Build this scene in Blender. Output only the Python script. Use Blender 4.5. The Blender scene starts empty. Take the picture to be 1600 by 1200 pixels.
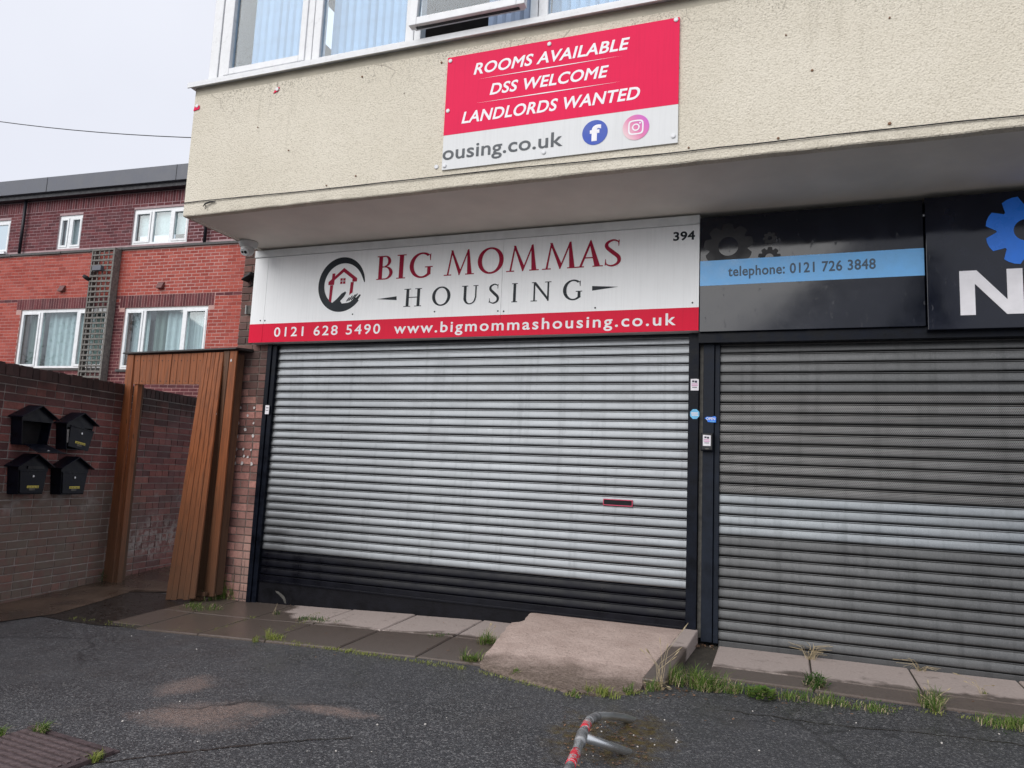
import bpy, math, random
from mathutils import Vector, Matrix
R = math.radians
random.seed(7)
S = bpy.context.scene
COL = S.collection

# ------------------------------------------------------------------ camera
F, CX, CY = 1130.09, 800.0, 600.0            # solved from the photograph's straight lines (1600 x 1200)
YAW, PITCH, ROLL = -.359735, .125137, .0442846
CAM = Vector((0, -5.795, 0))
_cy, _sy, _cp, _sp = math.cos(YAW), math.sin(YAW), math.cos(PITCH), math.sin(PITCH)
_f = Vector((_sy*_cp, _cy*_cp, _sp)); _r = Vector((_cy, -_sy, 0)); _u = _r.cross(_f)
RIGHT = _r*math.cos(ROLL) + _u*math.sin(ROLL); UP = _r*(-math.sin(ROLL)) + _u*math.cos(ROLL); FWD = _f
cd = bpy.data.cameras.new('camera'); cam = bpy.data.objects.new('camera', cd); COL.objects.link(cam)
cd.sensor_width = 36; cd.lens = F/1600*36; cd.clip_end = 2000; cd.clip_start = .05
cam.matrix_world = Matrix(((RIGHT.x, UP.x, -FWD.x, CAM.x), (RIGHT.y, UP.y, -FWD.y, CAM.y), (RIGHT.z, UP.z, -FWD.z, CAM.z), (0, 0, 0, 1)))
S.camera = cam
# ------------------------------------------------------------------ world: rain cloud over everything
SUN_EL, SUN_AZ = 33, 201                      # degrees; azimuth clockwise from +Y, so behind the camera
w = bpy.data.worlds.new('World'); S.world = w; w.use_nodes = True
nt = w.node_tree; nt.nodes.clear()
out = nt.nodes.new('ShaderNodeOutputWorld')
sky = nt.nodes.new('ShaderNodeTexSky'); sky.sky_type = 'NISHITA'; sky.sun_disc = False
sky.sun_elevation = R(SUN_EL); sky.sun_rotation = R(SUN_AZ)
b1 = nt.nodes.new('ShaderNodeBackground'); b1.inputs[1].default_value = .08
b2 = nt.nodes.new('ShaderNodeBackground'); b2.inputs[1].default_value = 1.0
tc = nt.nodes.new('ShaderNodeTexCoord'); no = nt.nodes.new('ShaderNodeTexNoise'); no.inputs['Scale'].default_value = 2.2; no.inputs['Detail'].default_value = 5
cr = nt.nodes.new('ShaderNodeValToRGB')
cr.color_ramp.elements[0].position = .3; cr.color_ramp.elements[0].color = (.585, .60, .665, 1)
cr.color_ramp.elements[1].position = .72; cr.color_ramp.elements[1].color = (.65, .665, .725, 1)
mx = nt.nodes.new('ShaderNodeMixShader'); mx.inputs[0].default_value = .93
L = nt.links.new
L(sky.outputs[0], b1.inputs[0]); L(tc.outputs['Generated'], no.inputs['Vector']); L(no.outputs[0], cr.inputs[0]); L(cr.outputs[0], b2.inputs[0])
L(b1.outputs[0], mx.inputs[1]); L(b2.outputs[0], mx.inputs[2]); L(mx.outputs[0], out.inputs[0])
sd = bpy.data.lights.new('sun', 'SUN'); sd.energy = 1.5; sd.angle = R(55); sd.color = (1, .975, .94)
so = bpy.data.objects.new('sun', sd); COL.objects.link(so)
_d = Vector((math.sin(R(SUN_AZ))*math.cos(R(SUN_EL)), math.cos(R(SUN_AZ))*math.cos(R(SUN_EL)), math.sin(R(SUN_EL))))
so.rotation_euler = _d.to_track_quat('Z', 'Y').to_euler(); so.location = (0, -8, 12)
S.view_settings.view_transform = 'Standard'; S.view_settings.look = 'None'; S.view_settings.gamma = 1
S.view_settings.exposure = .52
S.cycles.max_bounces = 8; S.cycles.transparent_max_bounces = 16

# ------------------------------------------------------------------ pixel -> place helpers
def ray(x, y): return RIGHT*((x-CX)/F) - UP*((y-CY)/F) + FWD
def onplane(x, y, n, d):
    v = ray(x, y); t = (d - n.dot(CAM))/n.dot(v); return CAM + v*t
def pY(x, y, Y): return onplane(x, y, Vector((0, 1, 0)), Y)
def lerp_knots(x, ks):
    if x <= ks[0][0]: return ks[0][1]
    for (a, va), (b, vb) in zip(ks, ks[1:]):
        if x <= b: return va + (vb-va)*(x-a)/(b-a)
    return ks[-1][1]
XK = [(-8, -1.34), (-4.76, -1.315), (-2.3, -1.222), (-.6, -1.205), (3, -1.2)]
def gz(X, Y): return lerp_knots(X, XK) + .035*max(-7, min(3, Y))
def pG(x, y, h=0.0):                          # pixel -> ground (h above it)
    v = ray(x, y); t = 1.0
    for _ in range(80):
        p = CAM + v*t; t *= abs((gz(p.x, p.y)+h)/p.z)**.7
    return CAM + v*t
# boundary wall frame
WN = Vector((1, .16, 0)).normalized(); WU = Vector((-.16, 1, 0)).normalized(); WD = -6.80/math.hypot(1, .16)
def wpt(s, z, off=0): return WU*s + WN*(WD+off) + Vector((0, 0, z))
# gateway frame
GA = Vector((-6.832, .20, 0)); GU = (Vector((-5.2, -.12, 0))-GA).normalized(); GN = Vector((GU.y, -GU.x, 0))   # GN points to the street
def gpt(s, z, off=0): return GA + GU*s + GN*off + Vector((0, 0, z))
# red apartment block frame
TH = .064; BU = Vector((math.cos(TH), math.sin(TH), 0)); BN = Vector((math.sin(TH), -math.cos(TH), 0)); BD = 7.0
def bpt(s, z, off=0): return BU*s + BN*(-BD+off) + Vector((0, 0, z))
def pB(x, y):
    p = onplane(x, y, -BN, BD); return BU.dot(p), p.z

# ------------------------------------------------------------------ mesh helpers
ORI = {}
class MB:
    def __init__(s): s.v = []; s.f = []; s.m = []; s.sm = False
    def face(s, pts, mi=0):
        b = len(s.v); s.v += [Vector(p) for p in pts]; s.f.append(tuple(range(b, b+len(pts)))); s.m.append(mi)
    def hexa(s, p, mi=0):                     # p: 4 bottom, 4 top (same order)
        b = len(s.v); s.v += [Vector(q) for q in p]
        for q in ((0,3,2,1), (4,5,6,7), (0,1,5,4), (1,2,6,5), (2,3,7,6), (3,0,4,7)):
            s.f.append(tuple(b+i for i in q)); s.m.append(mi)
        return s
    def box(s, x0, x1, y0, y1, z0, z1, mi=0):
        return s.hexa([(x0,y0,z0),(x1,y0,z0),(x1,y1,z0),(x0,y1,z0),(x0,y0,z1),(x1,y0,z1),(x1,y1,z1),(x0,y1,z1)], mi)
    def fbox(s, fr, s0, s1, z0, z1, o0, o1, mi=0):   # box in a wall frame (o1 is the outer face)
        return s.hexa([fr(s0,z0,o1), fr(s1,z0,o1), fr(s1,z0,o0), fr(s0,z0,o0), fr(s0,z1,o1), fr(s1,z1,o1), fr(s1,z1,o0), fr(s0,z1,o0)], mi)
    def tube(s, pts, r, n=8, cap=True, mi=0):
        pts = [Vector(p) for p in pts]; rs = r if isinstance(r, (list, tuple)) else [r]*len(pts)
        b = len(s.v); up = None
        for i, p in enumerate(pts):
            t = (pts[min(i+1, len(pts)-1)]-pts[max(i-1, 0)]).normalized()
            if up is None: up = t.orthogonal().normalized()
            up = (up - t*up.dot(t)).normalized(); sd_ = t.cross(up)
            for k in range(n):
                a = 2*math.pi*k/n; s.v.append(p + (up*math.cos(a)+sd_*math.sin(a))*rs[i])
        for i in range(len(pts)-1):
            for k in range(n):
                s.f.append((b+i*n+k, b+i*n+(k+1) % n, b+(i+1)*n+(k+1) % n, b+(i+1)*n+k)); s.m.append(mi)
        if cap:
            s.f.append(tuple(b+k for k in range(n))[::-1]); s.m.append(mi)
            s.f.append(tuple(b+(len(pts)-1)*n+k for k in range(n))); s.m.append(mi)
        return s
    def prism(s, poly, e, mi=0):              # polygon (world points) pushed by vector e
        e = Vector(e); n = len(poly); b = len(s.v)
        s.v += [Vector(p) for p in poly] + [Vector(p)+e for p in poly]
        s.f.append(tuple(range(b, b+n))); s.f.append(tuple(range(b+2*n-1, b+n-1, -1)))
        for i in range(n): s.f.append((b+i, b+n+i, b+n+(i+1) % n, b+(i+1) % n))
        s.m += [mi]*(n+2)
        return s
    def lathe(s, c, axis, prof, n=20, mi=0):  # prof: (distance along axis, radius)
        c = Vector(c); ax = Vector(axis).normalized(); o = ax.orthogonal().normalized(); q = ax.cross(o); b = len(s.v)
        for d, r in prof:
            for k in range(n):
                a = 2*math.pi*k/n; s.v.append(c + ax*d + (o*math.cos(a)+q*math.sin(a))*max(r, 1e-4))
        for i in range(len(prof)-1):
            for k in range(n):
                s.f.append((b+i*n+k, b+i*n+(k+1) % n, b+(i+1)*n+(k+1) % n, b+(i+1)*n+k)); s.m.append(mi)
        return s
def mk(name, mb, mats, parent=None, smooth=False, bevel=0):
    n = len(mb.v); c = Vector((0, 0, 0))
    lo = Vector((min(v.x for v in mb.v), min(v.y for v in mb.v), min(v.z for v in mb.v))); hi = Vector((max(v.x for v in mb.v), max(v.y for v in mb.v), max(v.z for v in mb.v)))
    c = (lo+hi)/2
    if parent is None: c.z = lo.z
    me = bpy.data.meshes.new(name); me.from_pydata([tuple(v-c) for v in mb.v], [], mb.f)
    if not isinstance(mats, (list, tuple)): mats = [mats]
    for m in mats: me.materials.append(m)
    if len(mats) > 1: me.polygons.foreach_set('material_index', mb.m)
    if smooth: me.polygons.foreach_set('use_smooth', [True]*len(me.polygons))
    me.validate(); me.update()
    o = bpy.data.objects.new(name, me); COL.objects.link(o); place(o, c, parent)
    if bevel:
        md = o.modifiers.new('bevel', 'BEVEL'); md.width = bevel; md.segments = 2; md.limit_method = 'ANGLE'
    return o
def place(o, c, parent=None):
    c = Vector(c); ORI[o.name] = c
    if parent is not None: o.parent = parent; o.location = c - ORI[parent.name]
    else: o.location = c
def thing(name, loc, label, cat, group=None):
    o = bpy.data.objects.new(name, None); COL.objects.link(o); place(o, loc); o.empty_display_size = .1
    return tag(o, label, cat, group)
def tag(o, label, cat, group=None):
    o['label'] = label; o['category'] = cat
    if group: o['group'] = group
    return o
def struct(o): o['kind'] = 'structure'; return o
def stuff(o): o['kind'] = 'stuff'; return o

# ------------------------------------------------------------------ materials
class Mat:
    def __init__(s, name, rough=.7, metal=0, spec=.5):
        s.m = bpy.data.materials.new(name); s.m.use_nodes = True; s.t = s.m.node_tree; s.t.nodes.clear()
        s.o = s.n('OutputMaterial'); s.p = s.n('BsdfPrincipled'); s.l(s.p.outputs[0], s.o.inputs[0])
        s.p.inputs['Roughness'].default_value = rough; s.p.inputs['Metallic'].default_value = metal; s.p.inputs['Specular IOR Level'].default_value = spec
    def n(s, t, **kw):
        x = s.t.nodes.new('ShaderNode'+t)
        for k, v in kw.items():
            if k.startswith('_'): setattr(x, k[1:], v)
            else: s.set(x.inputs[k.replace('__', ' ')], v)
        return x
    def l(s, a, b): s.t.links.new(a, b)
    def set(s, sock, v):
        if hasattr(v, 'is_output'): s.l(v, sock)
        else:
            if isinstance(v, tuple) and len(v) == 3 and sock.type == 'RGBA': v = v+(1,)
            sock.default_value = v
    def pos(s): return s.n('NewGeometry').outputs['Position']
    def obj(s): return s.n('TexCoord').outputs['Object']
    def rnd(s): return s.n('ObjectInfo').outputs['Random']
    def isl(s): return s.n('NewGeometry').outputs['Random Per Island']
    def scale(s, v, sc):
        m = s.n('Mapping'); s.l(v, m.inputs['Vector']); m.inputs['Scale'].default_value = sc; return m.outputs[0]
    def noise(s, vec, scale, detail=4, rough=.55, dist=0):
        x = s.n('TexNoise', Vector=vec); x.inputs['Scale'].default_value = scale; x.inputs['Detail'].default_value = detail
        x.inputs['Roughness'].default_value = rough; x.inputs['Distortion'].default_value = dist; return x.outputs[0]
    def voro(s, vec, scale, feat='F1', outp='Distance'):
        x = s.n('TexVoronoi', _feature=feat, Vector=vec); x.inputs['Scale'].default_value = scale; return x.outputs[outp]
    def mr(s, v, a, b, c=0., d=1., smooth=False):
        x = s.n('MapRange', Value=v); x.clamp = True
        if smooth: x.interpolation_type = 'SMOOTHSTEP'
        for i, q in enumerate((a, b, c, d)): x.inputs[i+1].default_value = q
        return x.outputs[0]
    def math(s, op, a, b=0.):
        x = s.n('Math', _operation=op); s.set(x.inputs[0], a); s.set(x.inputs[1], b); return x.outputs[0]
    def mix(s, f, a, b, mode='MIX'):
        x = s.n('Mix', _data_type='RGBA', _blend_type=mode); s.set(x.inputs[0], f); s.set(x.inputs[6], a); s.set(x.inputs[7], b); return x.outputs[2]
    def ramp(s, v, *stops):
        x = s.n('ValToRGB', Fac=v); e = x.color_ramp.elements
        while len(e) < len(stops): e.new(.5)
        for i, (p, c) in enumerate(stops): e[i].position = p; e[i].color = tuple(c)+(1,)
        return x.outputs[0]
    def xyz(s, v):
        x = s.n('SeparateXYZ', Vector=v); return x.outputs
    def col(s, c): s.set(s.p.inputs['Base Color'], c); return s
    def rgh(s, c): s.set(s.p.inputs['Roughness'], c); return s
    def bump(s, h, strength=.5, dist=.01):
        x = s.n('Bump', Height=h); x.inputs['Strength'].default_value = strength; x.inputs['Distance'].default_value = dist; s.l(x.outputs[0], s.p.inputs['Normal']); return s
def grime(name, c, rough=.6, metal=0, var=.12, scale=6, bump=0, spec=.5, speck=0):
    m = Mat(name, rough, metal, spec); p = m.obj()
    n = m.noise(p, scale, 6); d = tuple(x*(1-var*2) for x in c); b = tuple(min(1, x*(1+var)) for x in c)
    co = m.ramp(n, (.3, d), (.7, b))
    if speck: co = m.mix(m.mr(m.noise(p, 90, 2), .68, .74, 0, speck), co, tuple(x*.3 for x in c))
    m.col(co); m.rgh(m.mr(n, .3, .7, max(0, rough-.12), min(1, rough+.12)))
    if bump: m.bump(m.noise(p, 60, 3), bump, .004)
    return m.m

def m_render():
    m = Mat('cream_render', .88, 0, .2); p = m.pos()
    z = m.xyz(p)[2]; x_ = m.xyz(p)[0]
    big = m.noise(p, 1.3, 5)
    c = m.ramp(big, (.32, (.70, .645, .53)), (.68, (.77, .715, .60)))
    fine = m.noise(p, 95, 3, .6)
    rough = m.math('ADD', fine, m.math('MULTIPLY', m.voro(p, 75), -.5))
    # black algae specks and streaks below the sill, drip stain on the plain stretch
    sp = m.mr(m.noise(p, 85, 3, .75), .54, .62)
    under = m.mr(z, 2.85, 3.2); under = m.math('MULTIPLY', under, m.mr(m.noise(p, 2.6, 4), .38, .55))
    c = m.mix(m.math('MULTIPLY', sp, m.math('MULTIPLY', under, .75)), c, (.13, .11, .08))
    st = m.noise(m.scale(p, (26, 26, 1.6)), 1, 3)
    c = m.mix(m.math('MULTIPLY', m.mr(st, .56, .72), m.mr(m.noise(p, 1.1, 3), .5, .66, 0, .24)), c, (.34, .31, .24))
    c = m.mix(m.mr(fine, .5, .28, 0, .5), c, (.34, .30, .22))
    hole = m.mr(m.voro(m.scale(p, (1, 1, 1.2)), 3.6), .032, .022)
    c = m.mix(m.math('MULTIPLY', hole, .8), c, (.10, .07, .045))
    low = m.mr(z, 2.2, 2.13); c = m.mix(m.math('MULTIPLY', low, m.mr(m.noise(p, 7, 4), .4, .65, 0, .3)), c, (.3, .27, .21))
    wl = m.n('VectorMath', _operation='ADD'); m.l(p, wl.inputs[0]); cn = m.n('TexNoise', Vector=p); cn.inputs['Scale'].default_value = 3.; sv = m.n('VectorMath', _operation='SCALE'); m.l(cn.outputs[1], sv.inputs[0]); sv.inputs['Scale'].default_value = .5; m.l(sv.outputs[0], wl.inputs[1])
    ck = m.mr(m.voro(wl.outputs[0], .9, 'DISTANCE_TO_EDGE'), .006, .002); c = m.mix(m.math('MULTIPLY', ck, m.mr(z, 3.0, 3.2, 0, .45)), c, (.16, .13, .10))
    m.col(c); m.bump(rough, .7, .010); return m.m
def m_brick(name, stops, src='obj', zfx=None):
    m = Mat(name, .85, 0, .25); p = m.pos()
    r = m.rnd() if src == 'obj' else m.isl()
    c = m.ramp(r, *stops)
    n = m.noise(p, 38, 5, .65)
    c = m.mix(m.mr(n, .35, .7, 0, .45), c, tuple(x*.45 for x in stops[0][1]))
    if zfx: c = zfx(m, p, c)
    m.col(c); m.bump(m.noise(p, 120, 4), .5, .004)
    m.rgh(m.mr(m.noise(p, 5, 3), .35, .65, .6, .95)); return m.m
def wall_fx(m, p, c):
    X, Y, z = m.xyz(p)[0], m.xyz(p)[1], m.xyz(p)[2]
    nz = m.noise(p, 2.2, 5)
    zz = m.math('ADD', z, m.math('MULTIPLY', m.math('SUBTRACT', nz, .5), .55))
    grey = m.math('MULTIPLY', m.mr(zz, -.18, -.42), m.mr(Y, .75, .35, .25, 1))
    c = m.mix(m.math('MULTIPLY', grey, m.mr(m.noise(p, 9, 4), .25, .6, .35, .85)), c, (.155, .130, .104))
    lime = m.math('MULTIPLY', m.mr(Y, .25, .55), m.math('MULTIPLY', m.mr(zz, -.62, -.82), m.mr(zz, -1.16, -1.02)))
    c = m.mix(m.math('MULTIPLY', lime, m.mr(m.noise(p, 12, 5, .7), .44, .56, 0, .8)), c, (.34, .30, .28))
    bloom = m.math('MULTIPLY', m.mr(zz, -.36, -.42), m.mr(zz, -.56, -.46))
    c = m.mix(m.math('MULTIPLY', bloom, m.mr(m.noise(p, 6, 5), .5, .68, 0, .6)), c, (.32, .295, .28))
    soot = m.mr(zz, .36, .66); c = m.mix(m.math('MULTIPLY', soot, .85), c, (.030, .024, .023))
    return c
def pier_fx(m, p, c):
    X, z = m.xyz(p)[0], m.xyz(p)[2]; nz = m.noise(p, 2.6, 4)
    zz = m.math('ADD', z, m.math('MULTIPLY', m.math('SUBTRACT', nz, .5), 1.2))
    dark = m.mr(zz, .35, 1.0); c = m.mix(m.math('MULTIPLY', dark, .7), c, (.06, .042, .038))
    pale = m.math('MULTIPLY', m.mr(zz, -.2, -.8), m.mr(X, -5.02, -4.86)); c = m.mix(m.math('MULTIPLY', pale, .55), c, (.46, .31, .26))
    drip = m.mr(m.noise(m.scale(p, (40, 40, 2)), 1, 3), .56, .62); c = m.mix(m.math('MULTIPLY', drip, m.mr(z, -.75, -1.05, 0, .8)), c, (.03, .025, .02))
    return c
def m_wood(name, base, dark):
    m = Mat(name, .62, 0, .35); p = m.obj(); r = m.rnd()
    v = m.n('VectorMath', _operation='ADD'); m.l(p, v.inputs[0]); cb = m.n('CombineXYZ', X=m.math('MULTIPLY', r, 37.), Y=m.math('MULTIPLY', r, 11.)); m.l(cb.outputs[0], v.inputs[1])
    g = m.noise(m.scale(v.outputs[0], (55, 55, 3)), 1, 6, .62, .6)
    c = m.ramp(g, (.28, dark), (.52, base), (.75, tuple(min(1, x*1.25) for x in base)))
    c = m.mix(m.mr(r, 0, 1, 0, .35), c, tuple(x*.62 for x in base))
    z = m.xyz(m.pos())[2]; wn = m.noise(p, 4, 4)
    c = m.mix(m.math('MULTIPLY', m.mr(m.math('ADD', z, m.math('MULTIPLY', wn, .6)), .35, -1.0), .85), c, (.098, .058, .036)); kn = m.mr(m.voro(m.scale(p, (9, 9, 2.2)), 1.), .10, .05, 0, .8); c = m.mix(kn, c, (.05, .025, .012))
    wx = m.mr(m.noise(m.scale(p, (9, 9, 1.5)), 1, 4, .7), .55, .72, 0, .45); c = m.mix(wx, c, (.17, .105, .062))
    m.col(c); m.bump(g, .5, .004); return m.m
def m_asphalt():
    m = Mat('asphalt', .55, 0, .5); p = m.pos(); X, Y = m.xyz(p)[0], m.xyz(p)[1]
    v = m.n('TexVoronoi', Vector=p); v.inputs['Scale'].default_value = 120
    cell = m.xyz(v.outputs['Color'])[0]
    c = m.ramp(cell, (0, (.016, .016, .018)), (.45, (.042, .042, .046)), (.8, (.10, .10, .106)), (1, (.28, .275, .27)))
    n2 = m.noise(p, 240, 3, .6); c = m.mix(m.mr(n2, .4, .7, 0, .5), c, (.07, .07, .075))
    big = m.noise(p, 1.1, 5); c = m.mix(m.mr(big, .35, .7, .0, .3), c, (.018, .018, .02))
    wh = m.mr(m.voro(p, 21), .055, .03); c = m.mix(m.math('MULTIPLY', wh, m.mr(m.noise(p, 7, 2), .52, .6)), c, (.5, .48, .45))
    # brick-dust stain, crescent shaped, rubbed into the surface
    wob = m.math('MULTIPLY', m.math('SUBTRACT', m.noise(p, 5.5, 8, .68), .5), .85)
    def blob(cx, cy, rx, ry):
        dx = m.math('DIVIDE', m.math('SUBTRACT', X, cx), rx); dy = m.math('DIVIDE', m.math('SUBTRACT', Y, cy), ry)
        return m.math('ADD', m.math('SQRT', m.math('ADD', m.math('MULTIPLY', dx, dx), m.math('MULTIPLY', dy, dy))), m.math('MULTIPLY', wob, 2.2))
    q = [pG(300, 1118), pG(385, 1108), pG(295, 1070)]
    d = m.math('MINIMUM', m.math('MINIMUM', blob(q[0].x, q[0].y, .30, .16), blob(q[1].x, q[1].y, .22, .10)), blob(q[2].x, q[2].y, .13, .17))
    q2 = pG(520, 1110); d = m.math('MINIMUM', d, m.math('ADD', blob(q2.x, q2.y, .3, .08), .25)); d = m.math('ADD', d, m.math('MULTIPLY', m.math('SUBTRACT', m.noise(p, 70, 3, .7), .5), 1.3))
    st = m.math('MULTIPLY', m.mr(d, 1.35, .6), m.mr(m.noise(p, 45, 4), .33, .6, .3, .85))
    c = m.mix(st, c, (.27, .195, .165))
    # long crack / dark joint line
    wv = m.n('VectorMath', _operation='ADD'); m.l(p, wv.inputs[0]); cn = m.n('TexNoise', Vector=p); cn.inputs['Scale'].default_value = 4.; cn.inputs['Detail'].default_value = 6; sv = m.n('VectorMath', _operation='SCALE'); m.l(cn.outputs[1], sv.inputs[0]); sv.inputs['Scale'].default_value = .3; m.l(sv.outputs[0], wv.inputs[1])
    ck = m.mr(m.voro(wv.outputs[0], .42, 'DISTANCE_TO_EDGE'), .010, .003); c = m.mix(m.math('MULTIPLY', ck, m.mr(m.noise(p, .9, 3), .4, .6, .1, .8)), c, (.008, .008, .009))
    pt = m.voro(wv.outputs[0], .42, 'F1', 'Color'); c = m.mix(m.mr(m.xyz(pt)[0], 0, 1, 0, .38), c, (.085, .085, .09))
    sm = m.noise(p, 2.1, 6, .7); c = m.mix(m.mr(sm, .54, .7, 0, .45), c, (.10, .095, .092))
    # moss and dirt round the bent barrier's foot
    q3 = pG(955, 1150); d3 = blob(q3.x, q3.y, .33, .36); ms = m.math('MULTIPLY', m.mr(d3, 1.15, .55), m.mr(m.noise(p, 14, 5, .65), .36, .55))
    mc = m.ramp(m.noise(p, 30, 4), (.35, (.035, .022, .012)), (.55, (.085, .06, .018)), (.7, (.11, .085, .02)))
    c = m.mix(ms, c, mc)
    m.col(c)
    h = m.math('ADD', m.math('MULTIPLY', m.voro(p, 140), -1.0), m.math('MULTIPLY', n2, .6)); m.bump(h, .8, .006)
    m.rgh(m.mr(m.noise(p, 3, 5), .35, .65, .26, .56)); return m.m
def m_slab(name='paving_stone', wet_y=-.50):
    m = Mat(name, .8, 0, .4); p = m.pos(); X, Y = m.xyz(p)[0], m.xyz(p)[1]; r = m.rnd()
    fine = m.noise(p, 60, 5, .65)
    dry = m.mix(m.mr(r, 0, 1, 0, .5), (.44, .365, .33), (.36, .305, .28)); dry = m.mix(m.mr(fine, .3, .7, 0, .5), dry, (.25, .205, .185))
    wet = m.mix(m.mr(fine, .3, .7, 0, .7), (.135, .105, .088), (.08, .064, .055))
    e = m.math('ADD', Y, m.math('MULTIPLY', m.math('SUBTRACT', m.noise(p, 2.8, 6, .62), .5), .75))
    lf = m.mr(X, -3.9, -4.5, 0, .8); e = m.math('SUBTRACT', e, lf)
    wf = m.mr(e, wet_y+.05, wet_y-.05)
    c = m.mix(wf, dry, wet)
    c = m.mix(m.mr(m.noise(p, 9, 5, .7), .58, .7, 0, .5), c, (.06, .05, .038))
    m.col(c); m.rgh(m.mr(wf, 0, 1, .88, .30)); m.bump(fine, .35, .004); return m.m
def m_ramp():
    m = Mat('ramp_concrete', .85, 0, .3); p = m.pos(); Y = m.xyz(p)[1]
    f = m.noise(p, 55, 6, .7); b = m.noise(p, 5, 5)
    c = m.ramp(b, (.3, (.43, .325, .28)), (.7, (.55, .43, .375)))
    c = m.mix(m.mr(f, .52, .66, 0, .55), c, (.22, .165, .135))
    c = m.mix(m.mr(m.voro(p, 60), .18, .08, 0, .4), c, (.5, .44, .4))
    e = m.math('ADD', Y, m.math('MULTIPLY', m.math('SUBTRACT', b, .5), .5)); fr = m.mr(e, -.95, -1.25)
    c = m.mix(m.math('MULTIPLY', fr, m.mr(f, .3, .6, .55, .95)), c, (.105, .080, .060))
    m.col(c); m.bump(m.math('ADD', f, m.math('MULTIPLY', m.noise(p, 16, 4), 1.2)), .75, .012); return m.m
def m_path():
    m = Mat('wet_path', .3, 0, .5); p = m.pos(); f = m.noise(p, 45, 5, .7); b = m.noise(p, 2.4, 5)
    c = m.ramp(b, (.34, (.05, .036, .028)), (.66, (.115, .075, .052))); c = m.mix(m.mr(f, .5, .7, 0, .6), c, (.03, .024, .02))
    m.col(c); m.rgh(m.mr(b, .35, .65, .14, .5)); m.bump(f, .4, .005); return m.m
def m_galv(name, lo, hi, rough=.34, spangle=.35, perf=False, streak=0.):
    m = Mat(name, rough, 1, .5); p = m.pos(); r = m.rnd()
    n = m.noise(m.scale(p, (3, 3, 9)), 1, 5)
    c = m.mix(m.mr(n, .3, .7), lo, hi)
    sp = m.noise(p, 260, 2, .6)
    c = m.mix(m.mr(sp, .52, .68, 0, spangle), c, tuple(min(1, x*1.5) for x in hi))
    dirt = m.noise(p, 26, 5, .7); c = m.mix(m.mr(dirt, .58, .78, 0, .22), c, tuple(x*.5 for x in lo)); sc_ = m.noise(m.scale(p, (1.2, 1.2, 70)), 1, 3, .7); c = m.mix(m.mr(sc_, .62, .72, 0, .25), c, tuple(x*.6 for x in lo))
    dr = m.noise(m.scale(p, (13, 13, .8)), 1, 4, .65); c = m.mix(m.mr(dr, .52, .72, 0, .38), c, tuple(x*.5 for x in lo))
    sw = m.noise(m.scale(p, (.7, .7, 1.4)), 1, 3); c = m.mix(m.mr(sw, .45, .65, 0, .22), c, tuple(x*.6 for x in lo))
    sf = m.noise(m.scale(p, (5, 5, 40)), 1, 5, .75); c = m.mix(m.mr(sf, .64, .70, 0, .3), c, tuple(min(1, x*1.6) for x in hi))
    c = m.mix(m.mr(r, 0, 1, 0, .3), c, tuple(x*.65 for x in lo))
    mt = 1.
    if perf:
        X, z = m.xyz(p)[0], m.xyz(p)[2]
        row = m.math('MULTIPLY', z, 1/.0105); par = m.math('MULTIPLY', m.math('MODULO', m.math('FLOOR', m.math('ADD', row, 4000.)), 2.), .5)
        fx = m.math('SUBTRACT', m.math('FRACT', m.math('ADD', m.math('ADD', m.math('MULTIPLY', X, 1/.0125), par), 4000.)), .5)
        fz = m.math('SUBTRACT', m.math('FRACT', m.math('ADD', row, 4000.)), .5)
        dd = m.math('SQRT', m.math('ADD', m.math('MULTIPLY', fx, fx), m.math('MULTIPLY', fz, fz)))
        hole = m.mr(dd, .36, .28); c = m.mix(hole, c, (.004, .004, .005)); m.set(m.p.inputs['Metallic'], m.mr(hole, 0, 1, 1, 0))
        m.rgh(m.mr(hole, 0, 1, rough, .9)); m.col(c)
    else:
        m.col(c); m.rgh(m.mr(n, .3, .7, rough-.04, rough+.12))
    m.bump(m.noise(m.scale(p, (1.6, 1.6, 12)), 1, 2), .10, .012); return m.m
def m_glass(name, tint=(.9, .95, 1), refl=1.0):
    m = Mat(name); t = m.t; t.nodes.remove(m.p)
    tr = m.n('BsdfTransparent'); tr.inputs[0].default_value = tint+(1,)
    gl = m.n('BsdfGlossy'); gl.inputs['Roughness'].default_value = .02
    lw = m.n('LayerWeight').outputs['Facing']; fr = m.math('ADD', .045, m.math('MULTIPLY', m.math('POWER', lw, 4.), .9))
    mxs = m.n('MixShader'); m.l(m.math('MINIMUM', m.math('MULTIPLY', fr, refl), .9), mxs.inputs[0]); m.l(tr.outputs[0], mxs.inputs[1]); m.l(gl.outputs[0], mxs.inputs[2]); m.l(mxs.outputs[0], m.o.inputs[0]); return m.m
def m_leaf(name, a, b, tr=.35):
    m = Mat(name, .6, 0, .3); r = m.isl(); m.col(m.ramp(r, (0, a), (1, b))); m.p.inputs['Transmission Weight'].default_value = 0
    m.p.inputs['Subsurface Weight'].default_value = 0
    d = m.n('BsdfTranslucent'); m.l(m.ramp(r, (0, a), (1, b)), d.inputs[0]); ms = m.n('MixShader'); ms.inputs[0].default_value = tr
    m.l(m.p.outputs[0], ms.inputs[1]); m.l(d.outputs[0], ms.inputs[2]); m.l(ms.outputs[0], m.o.inputs[0]); return m.m
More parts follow.
